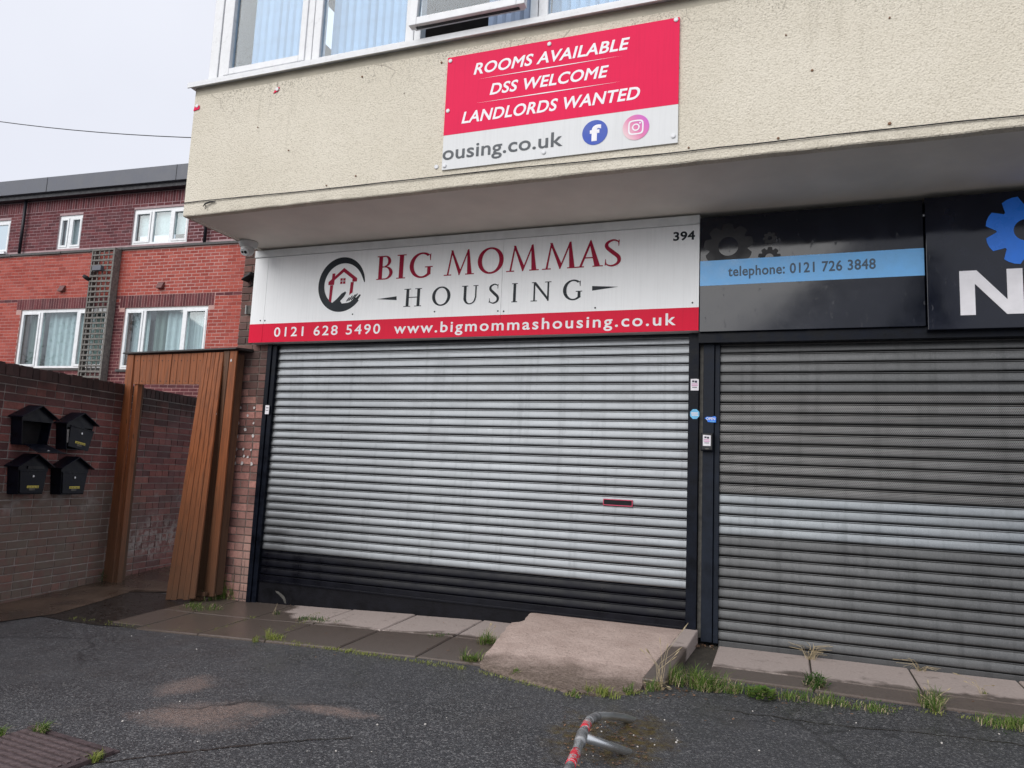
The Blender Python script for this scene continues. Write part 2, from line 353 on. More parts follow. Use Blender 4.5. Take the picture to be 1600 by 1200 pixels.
def m_signblack(name, c):
    m = Mat(name, .12, 0, .45); p = m.pos()
    n = m.noise(p, 5, 6, .65); m.col(m.ramp(n, (.35, c), (.7, tuple(x*1.5+.004 for x in c))))
    sp = m.mr(m.noise(m.scale(p, (30, 30, 12)), 1, 3, .7), .62, .7)
    m.rgh(m.math('ADD', m.mr(n, .3, .7, .06, .13), m.math('MULTIPLY', sp, .2))); m.bump(m.noise(p, 2.4, 2), .05, .02); return m.m
def m_worn():
    m = Mat('worn_red_tape', .4); p = m.pos(); n = m.noise(p, 28, 5, .7); k = m.mr(n, .50, .56)
    m.col(m.mix(k, (.62, .02, .04), (.70, .68, .67))); m.set(m.p.inputs['Metallic'], m.mr(k, 0, 1, 0, .7)); return m.m
def flat(name, c, rough=.5, metal=0, spec=.4): return grime(name, c, rough, metal, .05, 9, 0, spec)
def m_signwhite(name, c, rough=.38, spec=.3):
    m = Mat(name, rough, 0, spec); p = m.pos()
    st = m.noise(m.scale(p, (60, 60, 2.2)), 1, 4); n = m.noise(p, 4, 5)
    co = m.mix(m.mr(st, .48, .75, 0, .22), c, tuple(x*.72 for x in c)); co = m.mix(m.mr(n, .4, .75, 0, .18), co, tuple(x*.75 for x in c))
    m.col(co); return m.m

M = dict(
    render=m_render(), plaster=grime('smooth_plaster', (.50, .46, .37), .8, 0, .1, 5, .3), soffit=grime('soffit_paint', (.84, .80, .72), .75, 0, .05, 2.2, .08, .3),
    upvc=grime('white_plastic_frame', (.74, .75, .76), .35, 0, .06, 12), upvc2=flat('white_window_frame', (.82, .84, .85), .3),
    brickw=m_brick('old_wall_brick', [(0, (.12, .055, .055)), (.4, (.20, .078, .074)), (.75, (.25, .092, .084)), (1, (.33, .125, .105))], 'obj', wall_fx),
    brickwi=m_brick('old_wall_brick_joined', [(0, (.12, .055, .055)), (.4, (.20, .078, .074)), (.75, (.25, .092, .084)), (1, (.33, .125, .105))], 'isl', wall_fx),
    brickp=m_brick('pier_brick', [(0, (.16, .085, .075)), (.45, (.31, .145, .122)), (.8, (.46, .22, .185)), (1, (.55, .27, .22))], 'obj', pier_fx),
    brickr=m_brick('red_brick', [(0, (.32, .062, .048)), (.5, (.40, .080, .060)), (1, (.47, .110, .082))], 'isl'),
    brickro=m_brick('red_brick_single', [(0, (.32, .062, .048)), (.5, (.40, .080, .060)), (1, (.47, .110, .082))], 'obj'), brickdo=m_brick('plum_brick_single', [(0, (.095, .030, .036)), (.5, (.145, .040, .046)), (1, (.19, .055, .060))], 'obj'),
    brickd=m_brick('plum_brick', [(0, (.095, .030, .036)), (.5, (.145, .040, .046)), (1, (.19, .055, .060))], 'isl'),
    mortarw=grime('wall_mortar', (.31, .275, .255), .9, 0, .2, 12, .4), mortarp=grime('pier_mortar', (.18, .145, .125), .9, 0, .2, 12, .4),
    mortarr=grime('pale_mortar', (.50, .30, .27), .9, 0, .1, 10), mortard=grime('pale_mortar_upper', (.42, .30, .31), .9, 0, .1, 10),
    asphalt=m_asphalt(), slab=m_slab(), ramp=m_ramp(), path=m_path(), bed=grime('joint_dirt', (.045, .038, .028), .9, 0, .2, 20, .5),
    oldtar=grime('old_tarmac', (.030, .025, .022), .35, 0, .3, 30, .8),
    galv=m_galv('galvanised_slat', (.185, .196, .208), (.262, .275, .288), .40, .35), dull=m_galv('dull_slat', (.098, .100, .102), (.155, .157, .158), .5, .8),
    perf=m_galv('perforated_slat', (.13, .128, .126), (.20, .197, .193), .5, .3, True), bright=m_galv('new_slat', (.19, .205, .217), (.265, .28, .292), .44, .6),
    blackslat=grime('black_slat_paint', (.0035, .004, .008), .36, 0, .2, 8, .1, .2), navy=grime('navy_black_paint', (.004, .006, .012), .42, 0, .3, 14, .25, .14, .4), navy2=grime('slate_navy_paint', (.011, .015, .024), .5, 0, .2, 14, .25, .16),
    plinth=grime('black_plinth_paint', (.007, .007, .010), .55, 0, .3, 9, .4, .15), hinge=grime('dirty_grey_strip', (.10, .095, .085), .7, 0, .3, 30, .4),
    signw=m_signwhite('sign_white', (.90, .915, .915)), signr=m_signwhite('sign_red', (.72, .003, .040), .35, .12), trim=flat('sign_trim_white', (.74, .76, .76), .4),
    mar=flat('lettering_maroon', (.33, .004, .035), .4, 0, .12), char=flat('lettering_charcoal', (.022, .028, .034), .4, 0, .12), white=flat('lettering_white', (.85, .835, .86), .45),
    banr=m_signwhite('banner_pink_red', (.78, .014, .085), .5, .12), banw=m_signwhite('banner_white', (.72, .73, .73), .5), grey=flat('lettering_grey', (.075, .085, .095), .5),
    fblue=flat('badge_blue', (.035, .085, .44), .5), black=m_signblack('sign_black', (.003, .0045, .011)), black2=m_signblack('sign_black_panel', (.003, .0045, .012)),
    sky=flat('sign_sky_blue', (.17, .48, .88), .35), azure=flat('gear_azure', (.02, .20, .82), .3), gearb=flat('gear_black', (.006, .006, .009), .45), tel=flat('lettering_steel', (.07, .11, .16), .5),
    wood=m_wood('stained_board', (.265, .083, .028), (.085, .028, .011)), woodd=m_wood('weathered_and_gap_board', (.12, .058, .032), (.05, .025, .016)), cap=grime('gate_capping', (.035, .03, .028), .7, 0, .3, 12, .4),
    box=grime('mailbox_black', (.0035, .0045, .010), .36, 0, .25, 14, .15, .2), yellow=grime('yellow_label', (.62, .52, .09), .6, 0, .1, 30), inkd=flat('label_ink', (.03, .03, .02), .6), steel=flat('steel', (.6, .6, .6), .3, 1),
    slate=grime('grey_roof_edge', (.105, .112, .135), .5, 0, .12, 4), gutter=flat('black_gutter', (.012, .012, .018), .45), ledge=grime('slate_ledge', (.085, .082, .080), .7, 0, .25, 14, .4),
    trel=grime('weathered_trellis', (.19, .178, .162), .8, 0, .25, 20, .3), vent=grime('brown_vent', (.14, .05, .045), .5, 0, .1), curtain=flat('net_curtain', (.70, .74, .74), .9), curtain2=flat('green_grey_curtain', (.30, .34, .31), .9), room=flat('dim_room', (.16, .17, .18), .9),
    glass=m_glass('window_glass', (.86, .93, .98), 1.2), glass2=m_glass('far_window_glass', (.88, .94, .95), 1.6), blind=flat('sky_tinted_blind', (.50, .62, .76), .8), blindd=flat('mottled_blind', (.30, .33, .42), .85), dark=flat('dark_void', (.006, .006, .008), .8),  # pale blind colour has the blue of reflected sky mixed in
    cctv=flat('camera_white', (.50, .50, .49), .35), lens=flat('camera_lens', (.01, .01, .012), .1), wire=flat('black_cable', (.012, .012, .014), .5), pink=flat('slot_pink_frame', (.55, .06, .12), .4), paper=grime('sticker_paper', (.74, .72, .75), .6, 0, .06, 40), ink=flat('sticker_ink', (.05, .04, .07), .6), mag=flat('sticker_magenta', (.6, .25, .45), .6), cyan=grime('sticker_blue', (.14, .46, .72), .5, 0, .12, 30), paintw=grime('white_paint_dab', (.62, .58, .56), .8, 0, .15, 40),
    tube=m_galv('barrier_tube', (.74, .76, .77), (.86, .88, .89), .34, .2), dktube=grime('barrier_tube_dark', (.34, .34, .345), .45, .6, .25, 20), redt=m_worn(),
    iron=grime('rusty_cover', (.085, .058, .060), .6, .2, .25, 24, .6), ironr=grime('rusty_cover_rib', (.125, .09, .09), .55, .2, .2, 30, .4),
    g1=m_leaf('grass_green', (.055, .13, .02), (.22, .30, .07)), g2=m_leaf('grass_yellow', (.22, .27, .05), (.38, .40, .12)), g3=m_leaf('weed_dark_green', (.035, .085, .018), (.08, .17, .03)), straw=m_leaf('dry_straw', (.34, .26, .15), (.55, .46, .30), .15), litter=m_leaf('dry_leaves', (.10, .05, .03), (.34, .20, .12), .1), pebble=flat('pale_grit', (.55, .52, .48), .8),
    bark=grime('bark', (.09, .07, .05), .9, 0, .25, 14, .6), tree=m_leaf('tree_foliage', (.03, .06, .015), (.07, .12, .03)),
)
def m_insta():
    m = Mat('badge_pink_gradient', .5); g = m.n('TexCoord').outputs['Generated']; x = m.xyz(g); f = m.math('ADD', m.math('MULTIPLY', x[0], .6), m.math('MULTIPLY', x[2], .4))
    m.col(m.ramp(f, (.15, (.78, .55, .58)), (.5, (.70, .16, .36)), (.85, (.58, .10, .50)))); return m.m
M['insta'] = m_insta()

# ================================================================== GROUND
def ground():
    xs = [-220, -80, -40, -20, -12, -8, -6.5, -4.76, -3.5, -2.3, -1.4, -.6, 1, 3, 8, 20, 60, 200]; ys = [-220, -80, -30, -15, -7, -5, -4, -3, -2, -1, 0, 1, 3, 10, 40, 120, 220]
    b = MB(); b.v = [Vector((x, y, gz(x, y))) for y in ys for x in xs]; n = len(xs)
    for j in range(len(ys)-1):
        for i in range(n-1): b.f.append((j*n+i, j*n+i+1, (j+1)*n+i+1, (j+1)*n+i)); b.m.append(0)
    return struct(mk('road', b, M['asphalt']))
road = ground()
def sheet(name, poly, mat, h, div=.35):       # an irregular flat sheet laid on the ground (poly: ground x, y)
    b = MB(); cx = sum(p[0] for p in poly)/len(poly); cy = sum(p[1] for p in poly)/len(poly); pts = []
    for i, p in enumerate(poly):
        q = poly[(i+1) % len(poly)]; k = max(1, int(math.hypot(q[0]-p[0], q[1]-p[1])/div))
        for j in range(k): pts.append((p[0]+(q[0]-p[0])*j/k+random.uniform(-.02, .02), p[1]+(q[1]-p[1])*j/k+random.uniform(-.02, .02)))
    rings = [pts] + [[(cx+(x-cx)*s, cy+(y-cy)*s) for x, y in pts] for s in (.66, .33)]; n = len(pts)
    for r in rings: b.v += [Vector((x, y, gz(x, y)+h)) for x, y in r]
    b.v.append(Vector((cx, cy, gz(cx, cy)+h)))
    for k in range(2):
        for i in range(n): b.f.append((k*n+i, k*n+(i+1) % n, (k+1)*n+(i+1) % n, (k+1)*n+i)); b.m.append(0)
    for i in range(n): b.f.append((2*n+i, 2*n+(i+1) % n, 3*n)); b.m.append(0)
    return struct(mk(name, b, mat))
_px = lambda l: [tuple(pG(x, y))[:2] for x, y in l]
sheet('pavement', _px([(60, 962), (150, 977), (235, 983), (300, 990), (330, 940), (262, 930), (215, 922), (140, 943)]), M['oldtar'], .004)
_e = _px([(-120, 985), (0, 973), (85, 961), (150, 943), (215, 922)])
sheet('path', _e + [(-5.6, .1), (-5.25, .4), (-5.3, 3), (-7.6, 3), (-6.9, .4), (-6.62, -1.1), (-6.4, -2.4)], M['path'], .007)

def seam(pts, w_, seed):                       # tarred joint in the road surface
    rr = random.Random(seed); b = MB(); pv = None
    for (xa, ya), (xb, yb) in zip(pts, pts[1:]):
        for i in range(14):
            t = i/14; p = pG(xa+(xb-xa)*t, ya+(yb-ya)*t+rr.uniform(-1.2, 1.2)); k = w_*rr.uniform(.4, 1.3); cur = (Vector((p.x, p.y-k, gz(p.x, p.y-k)+.003)), Vector((p.x, p.y+k, gz(p.x, p.y+k)+.003)))
            if pv: b.face([pv[0], cur[0], cur[1], pv[1]])
            pv = cur
    mk('tar_seam', b, M['oldtar'], road)
seam([(130, 1196), (250, 1180), (420, 1161), (560, 1152)], .010, 3)
seam([(1130, 1110), (1300, 1133), (1480, 1150), (1640, 1170)], .006, 4)
# paving slabs, two rows, 0.6 m x 0.63 m, running on under the ramp
pav = struct(mk('paving', MB().hexa([(-5.2, -1.19, gz(-5.2, -1.19)-.05), (-1.7, -1.19, gz(-1.7, -1.19)-.05), (-1.7, .02, gz(-1.7, 0)-.05), (-5.2, .02, gz(-5.2, 0)-.05), (-5.2, -1.19, gz(-5.2, -1.19)+.003), (-1.7, -1.19, gz(-1.7, -1.19)+.003), (-1.7, .02, gz(-1.7, 0)+.003), (-5.2, .02, gz(-5.2, 0)+.003)]), M['bed']))
pav2 = struct(mk('paving', MB().hexa([(-.62, -.80, gz(-.62, -.8)-.05), (3.4, -.80, gz(3, -.8)-.05), (3.4, .02, gz(3, 0)-.05), (-.62, .02, gz(-.62, 0)-.05), (-.62, -.80, gz(-.62, -.8)+.004), (3.4, -.80, gz(3, -.8)+.004), (3.4, .02, gz(3, 0)+.004), (-.62, .02, gz(-.62, 0)+.004)]), M['bed']))
def slab(par, x0, x1, y0, y1, h):
    g = .006; x0 += g; x1 -= g; y0 += g; y1 -= g; t = [random.uniform(-.004, .004) for _ in range(4)]; b = MB(); top = []; bot = []
    e = .008; cs = [(x0, y0), (x1, y0), (x1, y1), (x0, y1)]; mid = []; 
    for (x, y), q in zip(cs, t):
        bot.append((x, y, gz(x, y)-.03)); mid.append((x, y, gz(x, y)+h-.008+q))
        top.append((x+(e if x == x0 else -e), y+(e if y == y0 else -e), gz(x, y)+h+q))
    b.v = [Vector(p) for p in bot+mid+top]
    for k in (0, 4):
        for i in range(4): b.f.append((k+i, k+(i+1) % 4, k+4+(i+1) % 4, k+4+i)); b.m.append(0)
    b.f.append((8, 9, 10, 11)); b.m.append(0)
    mk('paving_slab', b, M['slab'], par)
for k in range(-5, 1):
    x1 = -2.34+.63*(k+1); x0 = max(x1-.63, -5.2)
    for y0, y1 in ((-.6, 0), (-1.2, -.6)):
        if k == -5 and y0 < -1: y0 = -1.13
        slab(pav, x0, x1, y0, y1, .014)
for k in range(4, 9):
    x1 = -2.34+.63*k; x0 = max(x1-.63, -.60)
    slab(pav2, x0, x1, -.56, 0, .016); slab(pav2, x0, x1, -.82, -.56, .014)

# ================================================================== SHOP BUILDING
FY, SZ, XL, XR = -1.1, 2.12, -4.915, 4.2       # overhanging upper storey: face, underside, left corner, right end
shop = thing('shop_building', (-1, 0, -1.2), 'two storey shop with cream pebbledash overhang above the roller shutters', 'building')
b = MB(); prof = []                            # rendered face: wobbly lower edge, turned corner
N_ = 60
for i in range(N_+1):
    x = XL + (XR-XL)*i/N_; wv = random.uniform(-.004, .004)
    r = .02 if i else .03
    prof.append([(x, FY+.06, SZ+wv*.3), (x, FY+.006, SZ+.002+wv), (x, FY, SZ+.010+wv), (x, FY, 2.6), (x, FY, 3.235), (x, FY+.004, 3.24), (x, FY+.004, 3.315), (x, FY+.25, 3.315)])
for i in range(N_):
    for k in range(7): b.face([prof[i][k], prof[i+1][k], prof[i+1][k+1], prof[i][k+1]], 1 if k in (4, 5) else 0)
b.face([(XL, FY, SZ+.03), (XL, FY, 3.315), (XL, 4, 3.315), (XL, 4, SZ), (XL, FY+.06, SZ)])
wallo = mk('rendered_wall', b, [M['render'], M['plaster']], shop)
mk('soffit', MB().box(XL+.012, XR, FY+.035, .3, SZ+.006, SZ+.05), M['soffit'], shop)
mk('soffit_trim', MB().box(XL+.03, XL+.06, FY+.06, 0, SZ-.006, SZ+.004), M['soffit'], shop)
b = MB(); b.box(XL-.05, XR, FY-.055, FY+.2, 3.318, 3.345); b.box(XL-.05, XR, FY-.055, FY-.043, 3.298, 3.3175)
mk('window_sill', b, M['upvc'], shop)
# upper wall, roof and rooms behind the windows
b = MB(); b.box(XL, XR, FY+.03, FY+.2, 4.75, 5.4); b.box(XL, XL+.08, FY+.2, 4, 3.32, 4.75); b.box(XR-.1, XR, FY+.2, 4, 3.32, 4.75)
mk('upper_wall', b, M['render'], shop)
mk('flat_roof', MB().box(XL-.1, XR+.1, FY-.1, 4.2, 5.405, 5.55), M['gutter'], shop)
mk('room_back', MB().box(XL+.1, XR-.1, 1.2, 1.25, 3.33, 4.74), M['room'], shop)
mk('room_floor', MB().box(XL+.1, XR-.1, FY+.22, 1.19, 3.322, 3.34), M['room'], shop)
mk('back_wall', MB().box(-5.1, XR, .32, .4, -1.3, SZ), M['plinth'], shop)
mk('plinth', MB().hexa([(-4.66, .0, -1.36), (-.68, .0, -1.25), (-.68, .2, -1.25), (-4.66, .2, -1.36), (-4.66, .0, -1.10), (-.68, .0, -1.10), (-.68, .2, -1.10), (-4.66, .2, -1.10)]), M['plinth'], shop)
mk('plinth', MB().box(-.44, 3.4, .03, .2, -1.3, -1.205), M['plinth'], shop)
# chipped plaster on the plinth
b = MB(); rr = random.Random(3)
b.prism([pY(x, y, -.002) for x, y in ((430, 923), (435, 924.5), (440, 928), (444, 932), (446, 937), (447, 943), (444, 942), (442.5, 937), (440, 934), (436, 929.5), (431.5, 926))], (0, .004, 0))
mk('chipped_patch', b, M['hinge'], shop)

# windows of the upper storey
def frame_bar(b, x0, x1, z0, z1, y0=FY+.02, y1=FY+.10): b.box(x0, x1, y0, y1, z0, z1)
ZB, ZT = 3.347, 4.745
def blinds(win, x0, x1, y, mat, seed, gap=0):
    rr = random.Random(seed); x = x0
    while x < x1-.02:
        w_ = .082; a = rr.uniform(.25, .55); c_, s_ = math.cos(a)*w_/2, math.sin(a)*w_/2; bb = MB()
        xm = x+w_/2
        P0 = [(xm-c_, y-s_), (xm, y-s_*.15-.006), (xm+c_, y+s_)]
        for (ax, ay), (bx, by) in zip(P0, P0[1:]): bb.face([(ax, ay, ZB+.03), (bx, by, ZB+.03), (bx, by, ZT-.05), (ax, ay, ZT-.05)])
        mk('blind_slat', bb, mat, win); x += .074 + gap*rr.random()
def window(x0, x1, sash=False, bl=(0, 1), seed=1, mat='blind'):
    b = MB(); fw = .075
    frame_bar(b, x0, x0+fw, ZB, ZT); frame_bar(b, x1-fw, x1, ZB, ZT); frame_bar(b, x0+fw, x1-fw, ZB, ZB+.06); frame_bar(b, x0+fw, x1-fw, ZT-.06, ZT)
    if sash:
        y0, y1 = FY+.008, FY+.075; e = fw-.012; f2 = .06
        for q in ((x0+e, x0+e+f2, ZB+.05, ZT-.05), (x1-e-f2, x1-e, ZB+.05, ZT-.05), (x0+e+f2, x1-e-f2, ZB+.05, ZB+.05+f2), (x0+e+f2, x1-e-f2, ZT-.05-f2, ZT-.05)): frame_bar(b, *q, y0, y1)
    o = mk('window', b, M['upvc'], shop, bevel=.006)
    i = .12 if sash else .075
    mk('pane', MB().box(x0+i-.01, x1-i+.01, FY+.045, FY+.051, ZB+.05, ZT-.05), M['glass'], o)
    blinds(o, x0+(x1-x0)*bl[0], x0+(x1-x0)*bl[1], FY+.19, M[mat], seed)
    return o
mk('corner_post', MB().box(-4.80, -4.705, FY+.01, FY+.12, ZB, ZT), M['upvc'], shop, bevel=.005)
window(-4.70, -3.715, True, (.22, .93), 4)
window(-3.71, -2.745, False, (.08, .97), 5)
# opening with its top hung sash pushed out
b = MB(); X0, X1 = -2.74, -1.70
frame_bar(b, X0, X0+.06, ZB, ZT); frame_bar(b, X1-.06, X1, ZB, ZT); frame_bar(b, X0+.06, X1-.06, ZB, ZB+.03); frame_bar(b, X0+.06, X1-.06, ZT-.05, ZT)
op = mk('window', b, M['upvc'], shop, bevel=.005)
blinds(op, X0+.58, X1-.08, FY+.17, M['blindd'], 9)
ang = R(3.8); H0 = Vector((0, FY-.005, ZT-.04)); sl = ZT-ZB-.09
def sp(x, d, t): return Vector((x, H0.y - math.sin(ang)*d - math.cos(ang)*t, H0.z - math.cos(ang)*d + math.sin(ang)*t))
def sbar(b, x0, x1, d0, d1, t0=0, t1=.06): b.hexa([sp(x0, d1, t1), sp(x1, d1, t1), sp(x1, d1, t0), sp(x0, d1, t0), sp(x0, d0, t1), sp(x1, d0, t1), sp(x1, d0, t0), sp(x0, d0, t0)])
b = MB(); sx0, sx1 = X0+.045, X1-.045
sbar(b, sx0, sx0+.065, 0, sl); sbar(b, sx1-.065, sx1, 0, sl); sbar(b, sx0+.065, sx1-.065, 0, .065); sbar(b, sx0+.065, sx1-.065, sl-.065, sl)
sbar(b, sx0+.02, sx1-.02, sl-.03, sl-.008, -.025, -.001)
sash = mk('open_sash', b, M['upvc'], shop, bevel=.005)
b = MB(); sbar(b, sx0+.06, sx1-.06, .06, sl-.06, .025, .031); mk('pane', b, M['glass'], sash)
b = MB(); sbar(b, sx0+.05, sx1-.05, sl-.004, sl+.004, .005, .03); mk('gasket', b, M['wire'], sash)
window(-1.695, -.36, False, (.04, .98), 12)
window(-.355, 1.0, False, (.04, .98), 13)
window(1.005, 2.5, True, (.1, .95), 14)
window(2.505, 4.1, False, (.1, .95), 15)

# brick pier
PX0, PX1, PY = -5.165, -4.758, -.012
pier = mk('pier', MB().box(PX0+.006, PX1, PY+.008, .35, -1.42, 2.9), M['mortarp'], shop)
def brick_mesh(name, l, d, h, mat, seed):
    rr = random.Random(seed); e = .004; j = lambda: rr.uniform(-.0025, .0025); b = MB()
    f = [(-l/2+e, 0, e), (l/2-e, 0, e), (l/2-e, 0, h-e), (-l/2+e, 0, h-e)]; f = [(x+j(), y+abs(j())*.6, z+j()) for x, y, z in f]
    m_ = [(-l/2, .005, 0), (l/2, .005, 0), (l/2, .005, h), (-l/2, .005, h)]; k = [(x, d, z) for x, y, z in m_]
    b.v = [Vector(p) for p in f+m_+k]; b.f = [(0, 1, 2, 3)]
    for q in (0, 4):
        for i in range(4): b.f.append((q+i, q+4+i, q+4+(i+1) % 4, q+(i+1) % 4))
    me = bpy.data.meshes.new(name); me.from_pydata([tuple(v) for v in b.v], [], b.f); me.materials.append(mat); me.update(); return me
def put(name, me, loc, rz, parent, sx=1.):
    o = bpy.data.objects.new(name, me); COL.objects.link(o); place(o, loc, parent); o.rotation_euler[2] = rz
    if sx != 1: o.scale = (sx, 1, 1)
    return o
BP = {k: [brick_mesh('pier_brick', l, .06, .065, M['brickp'], k*10+i) for i in range(4)] for k, l in ((0, .19), (1, .09))}
z = -1.36; row = 0
while z < 2.78:
    spans = [(PX0, PX0+.19), (PX0+.2, PX0+.29), (PX0+.3, PX1-.004)] if row % 2 else [(PX0, PX0+.10), (PX0+.11, PX0+.295), (PX0+.305, PX1-.004)]
    for a, c in spans:
        l = c-a; kind = 0 if l > .14 else 1; me = random.choice(BP[kind]); put('brick', me, ((a+c)/2, PY+random.uniform(-.003, .002), z), 0, pier, l/(.19 if kind == 0 else .09))
    me = random.choice(BP[0]); o = put('brick', me, (PX0, PY+.115, z), R(-90), pier)
    z += .075; row += 1
# white paint dabs on the pier
rr = random.Random(5)
for (x, y) in ((375, 637), (397, 637), (387, 649), (372, 661), (396, 661), (383, 671), (370, 682), (395, 681), (369, 702), (380, 702), (392, 703), (366, 713), (381, 713), (387, 714), (367, 724), (378, 724), (393, 725)):
    p = pY(x, y, PY-.006); bb = MB(); s = rr.uniform(.011, .019)
    bb.prism([p+Vector((s*math.cos(a)*rr.uniform(.6, 1.15), 0, s*math.sin(a)*rr.uniform(.7, 1.25))) for a in [i*math.pi/5 for i in range(10)]], (0, .0025, 0))
    mk('paint_dab', bb, M['paintw'], pier)

# ================================================================== ROLLER SHUTTERS
def slat_mesh(name, w_, pitch, mat, seed=0):
    rr = random.Random(seed); b = MB(); pr = []
    k_ = pitch/.076                            # curved face, rolled top lip, shadow gap
    for y, z_ in ((.014, -.001), (.006, .0005), (-.004, .0012), (-.0086, .0045), (-.0096, .011), (-.0094, .020), (-.0084, .030), (-.0066, .040), (-.0044, .049), (-.0022, .056), (-.0006, .0605), (-.0014, .0622), (-.0072, .0638), (-.0100, .0660), (-.0094, .0690), (-.0040, .0706), (.008, .0712), (.014, .0752)): pr.append((y, z_*k_))
    nx = 24; jit = [rr.uniform(-.0007, .0007) for _ in range(nx+1)]
    for i in range(nx+1):
        for (y, z_) in pr: b.v.append(Vector((-w_/2+w_*i/nx, y+jit[i]*.8, z_+jit[i]*.35)))
    n = len(pr)
    for i in range(nx):
        for k in range(n-1): b.f.append((i*n+k, (i+1)*n+k, (i+1)*n+k+1, i*n+k+1))
    me = bpy.data.meshes.new(name); me.from_pydata([tuple(v) for v in b.v], [], b.f); me.materials.append(mat)
    me.polygons.foreach_set('use_smooth', [True]*len(me.polygons)); me.update()
    if hasattr(me, 'set_sharp_from_angle'): me.set_sharp_from_angle(angle=R(55))
    return me
def rail(b, x0, x1, y0, y1, z0, z1): b.box(x0, x1, y0, y1, z0, z1)
# left shutter
sh = thing('roller_shutter', (-2.67, 0, -1.1), 'closed silver roller shutter with black lower slats, under the white and red sign', 'shutter')
def rails(sh, specs, mat):
    for (x0, x1, y0, y1, z0, z1) in specs:
        b = MB(); b.box(x0, x1, y0, y1, z0, z1); mk('guide_rail', b, mat, sh, bevel=.004)
rails(sh, [(-4.756, -4.708, -.045, .05, gz(-4.73, 0)-.02, 1.26), (-4.704, -4.655, -.03, .05, gz(-4.7, 0)-.02, 1.26), (-.685, -.606, -.045, .05, -1.10, 1.26)], M['navy'])
SLM = {k: [slat_mesh('slat', 3.98, .076, M[k], i) for i in range(3)] for k in ('galv', 'blackslat')}
z = -1.036
for i in range(31):
    kind = 'blackslat' if i < 3 else 'galv'
    o = put('slat', SLM[kind][i % 3], (-2.67, .012, z), 0, sh); z += .076
mk('bottom_bar', MB().box(-4.655, -.69, -.006, .024, -1.102, -1.039).box(-4.655, -.69, -.014, -.0065, -1.102, -1.086), M['blackslat'], sh, bevel=.002)
p0, p1 = pY(942.5, 779.5, -.004), pY(988.5, 791.5, -.004)
zc = (p0.z+p1.z)/2; hx0, hx1 = p0.x, p1.x
b = MB()
for q in ((hx0, hx1, zc-.026, zc-.019), (hx0, hx1, zc+.019, zc+.026), (hx0, hx0+.007, zc-.019, zc+.019), (hx1-.007, hx1, zc-.019, zc+.019)): b.box(q[0], q[1], -.010, .01, q[2], q[3])
slot = mk('letter_slot', b, M['pink'], sh, bevel=.002); mk('slot_opening', MB().box(hx0+.006, hx1-.006, -.006, .008, zc-.0188, zc+.0188), M['dark'], slot)
# right shutter
sh2 = thing('roller_shutter', (1.4, 0, -1.2), 'dull grey roller shutter with perforated band, beneath the black signs', 'shutter')
rails(sh2, [(-.572, -.49, -.04, .05, -1.17, 1.26), (-.486, -.448, -.025, .05, -1.175, 1.26), (3.25, 3.35, -.04, .05, -1.2, 1.26)], M['navy2'])
b = MB(); b.box(-.602, -.576, .0, .05, -1.15, 1.26); hs = mk('joint_strip', b, M['hinge'], sh2)
SL2 = {k: [slat_mesh('slat', 3.70, .0775, M[k], 20+i) for i in range(3)] for k in ('dull', 'perf', 'bright')}
z = -1.152
for i in range(31):
    kind = 'dull' if i < 10 else 'bright' if i < 14 else 'perf' if i < 24 else 'dull'
    put('slat', SL2[kind][i % 3], (1.40, .012, z), 0, sh2); z += .0775
mk('bottom_bar', MB().box(-.447, 3.25, -.004, .024, -1.214, -1.155).box(-.447, 3.25, -.016, -.0045, -1.214, -1.2), M['dull'], sh2, bevel=.002)

# ================================================================== SIGN LETTERING
def text(name, body, fr, u0, u1, v0, h, mat, parent, bold=0., shear=0., space=1., vref=None, off=.0015):
    cu = bpy.data.curves.new(name, 'FONT'); cu.body = body; cu.size = 1; cu.shear = shear; cu.space_character = space; cu.bevel_depth = bold; cu.bevel_resolution = 0; cu.resolution_u = 4
    o = bpy.data.objects.new('tmp', cu); COL.objects.link(o); dg = bpy.context.evaluated_depsgraph_get(); dg.update()
    me = bpy.data.meshes.new_from_object(o.evaluated_get(dg)); COL.objects.unlink(o); bpy.data.objects.remove(o)
    xs = [v.co.x for v in me.vertices]; x0, x1 = min(xs), max(xs); ch = vref or .729
    b = MB()
    for v in me.vertices: b.v.append(fr(u0+(v.co.x-x0)/(x1-x0)*(u1-u0), v0+v.co.y/ch*h, off+(v.co.z-bold)*.02))
    b.f = [tuple(p.vertices) for p in me.polygons if p.normal.z > .05]; b.m = [0]*len(b.f)
    bpy.data.meshes.remove(me)
    par = list(range(len(b.v)))
    def find(i):
        while par[i] != i: par[i] = par[par[i]]; i = par[i]
        return i
    for f_ in b.f:
        for q in f_[1:]: par[find(q)] = find(f_[0])
    comp = {}
    for f_ in b.f: comp.setdefault(find(f_[0]), []).append(f_)
    ax = (fr(1, 0, 0)-fr(0, 0, 0)); gs = []
    for fs in comp.values():
        us = [b.v[i].dot(ax) for f_ in fs for i in f_]; gs.append([min(us), max(us), fs])
    gs.sort(key=lambda g: g[0]); mg = []
    for g in gs:                               # an i and its dot, a colon's two dots, belong together
        if mg and g[0] < mg[-1][1]-.4*(g[1]-g[0]) and (shear == 0): mg[-1][1] = max(mg[-1][1], g[1]); mg[-1][2] = mg[-1][2]+g[2]
        else: mg.append(g)
    for g in mg:
        ids = sorted({i for f_ in g[2] for i in f_}); ix = {i: k for k, i in enumerate(ids)}; lb_ = MB(); lb_.v = [b.v[i] for i in ids]; lb_.f = [tuple(ix[i] for i in f_) for f_ in g[2]]; lb_.m = [0]*len(lb_.f)
        mk(name, lb_, mat, parent)
def yfr(Y): return lambda u, v, off=0: Vector((u, Y-off, v))
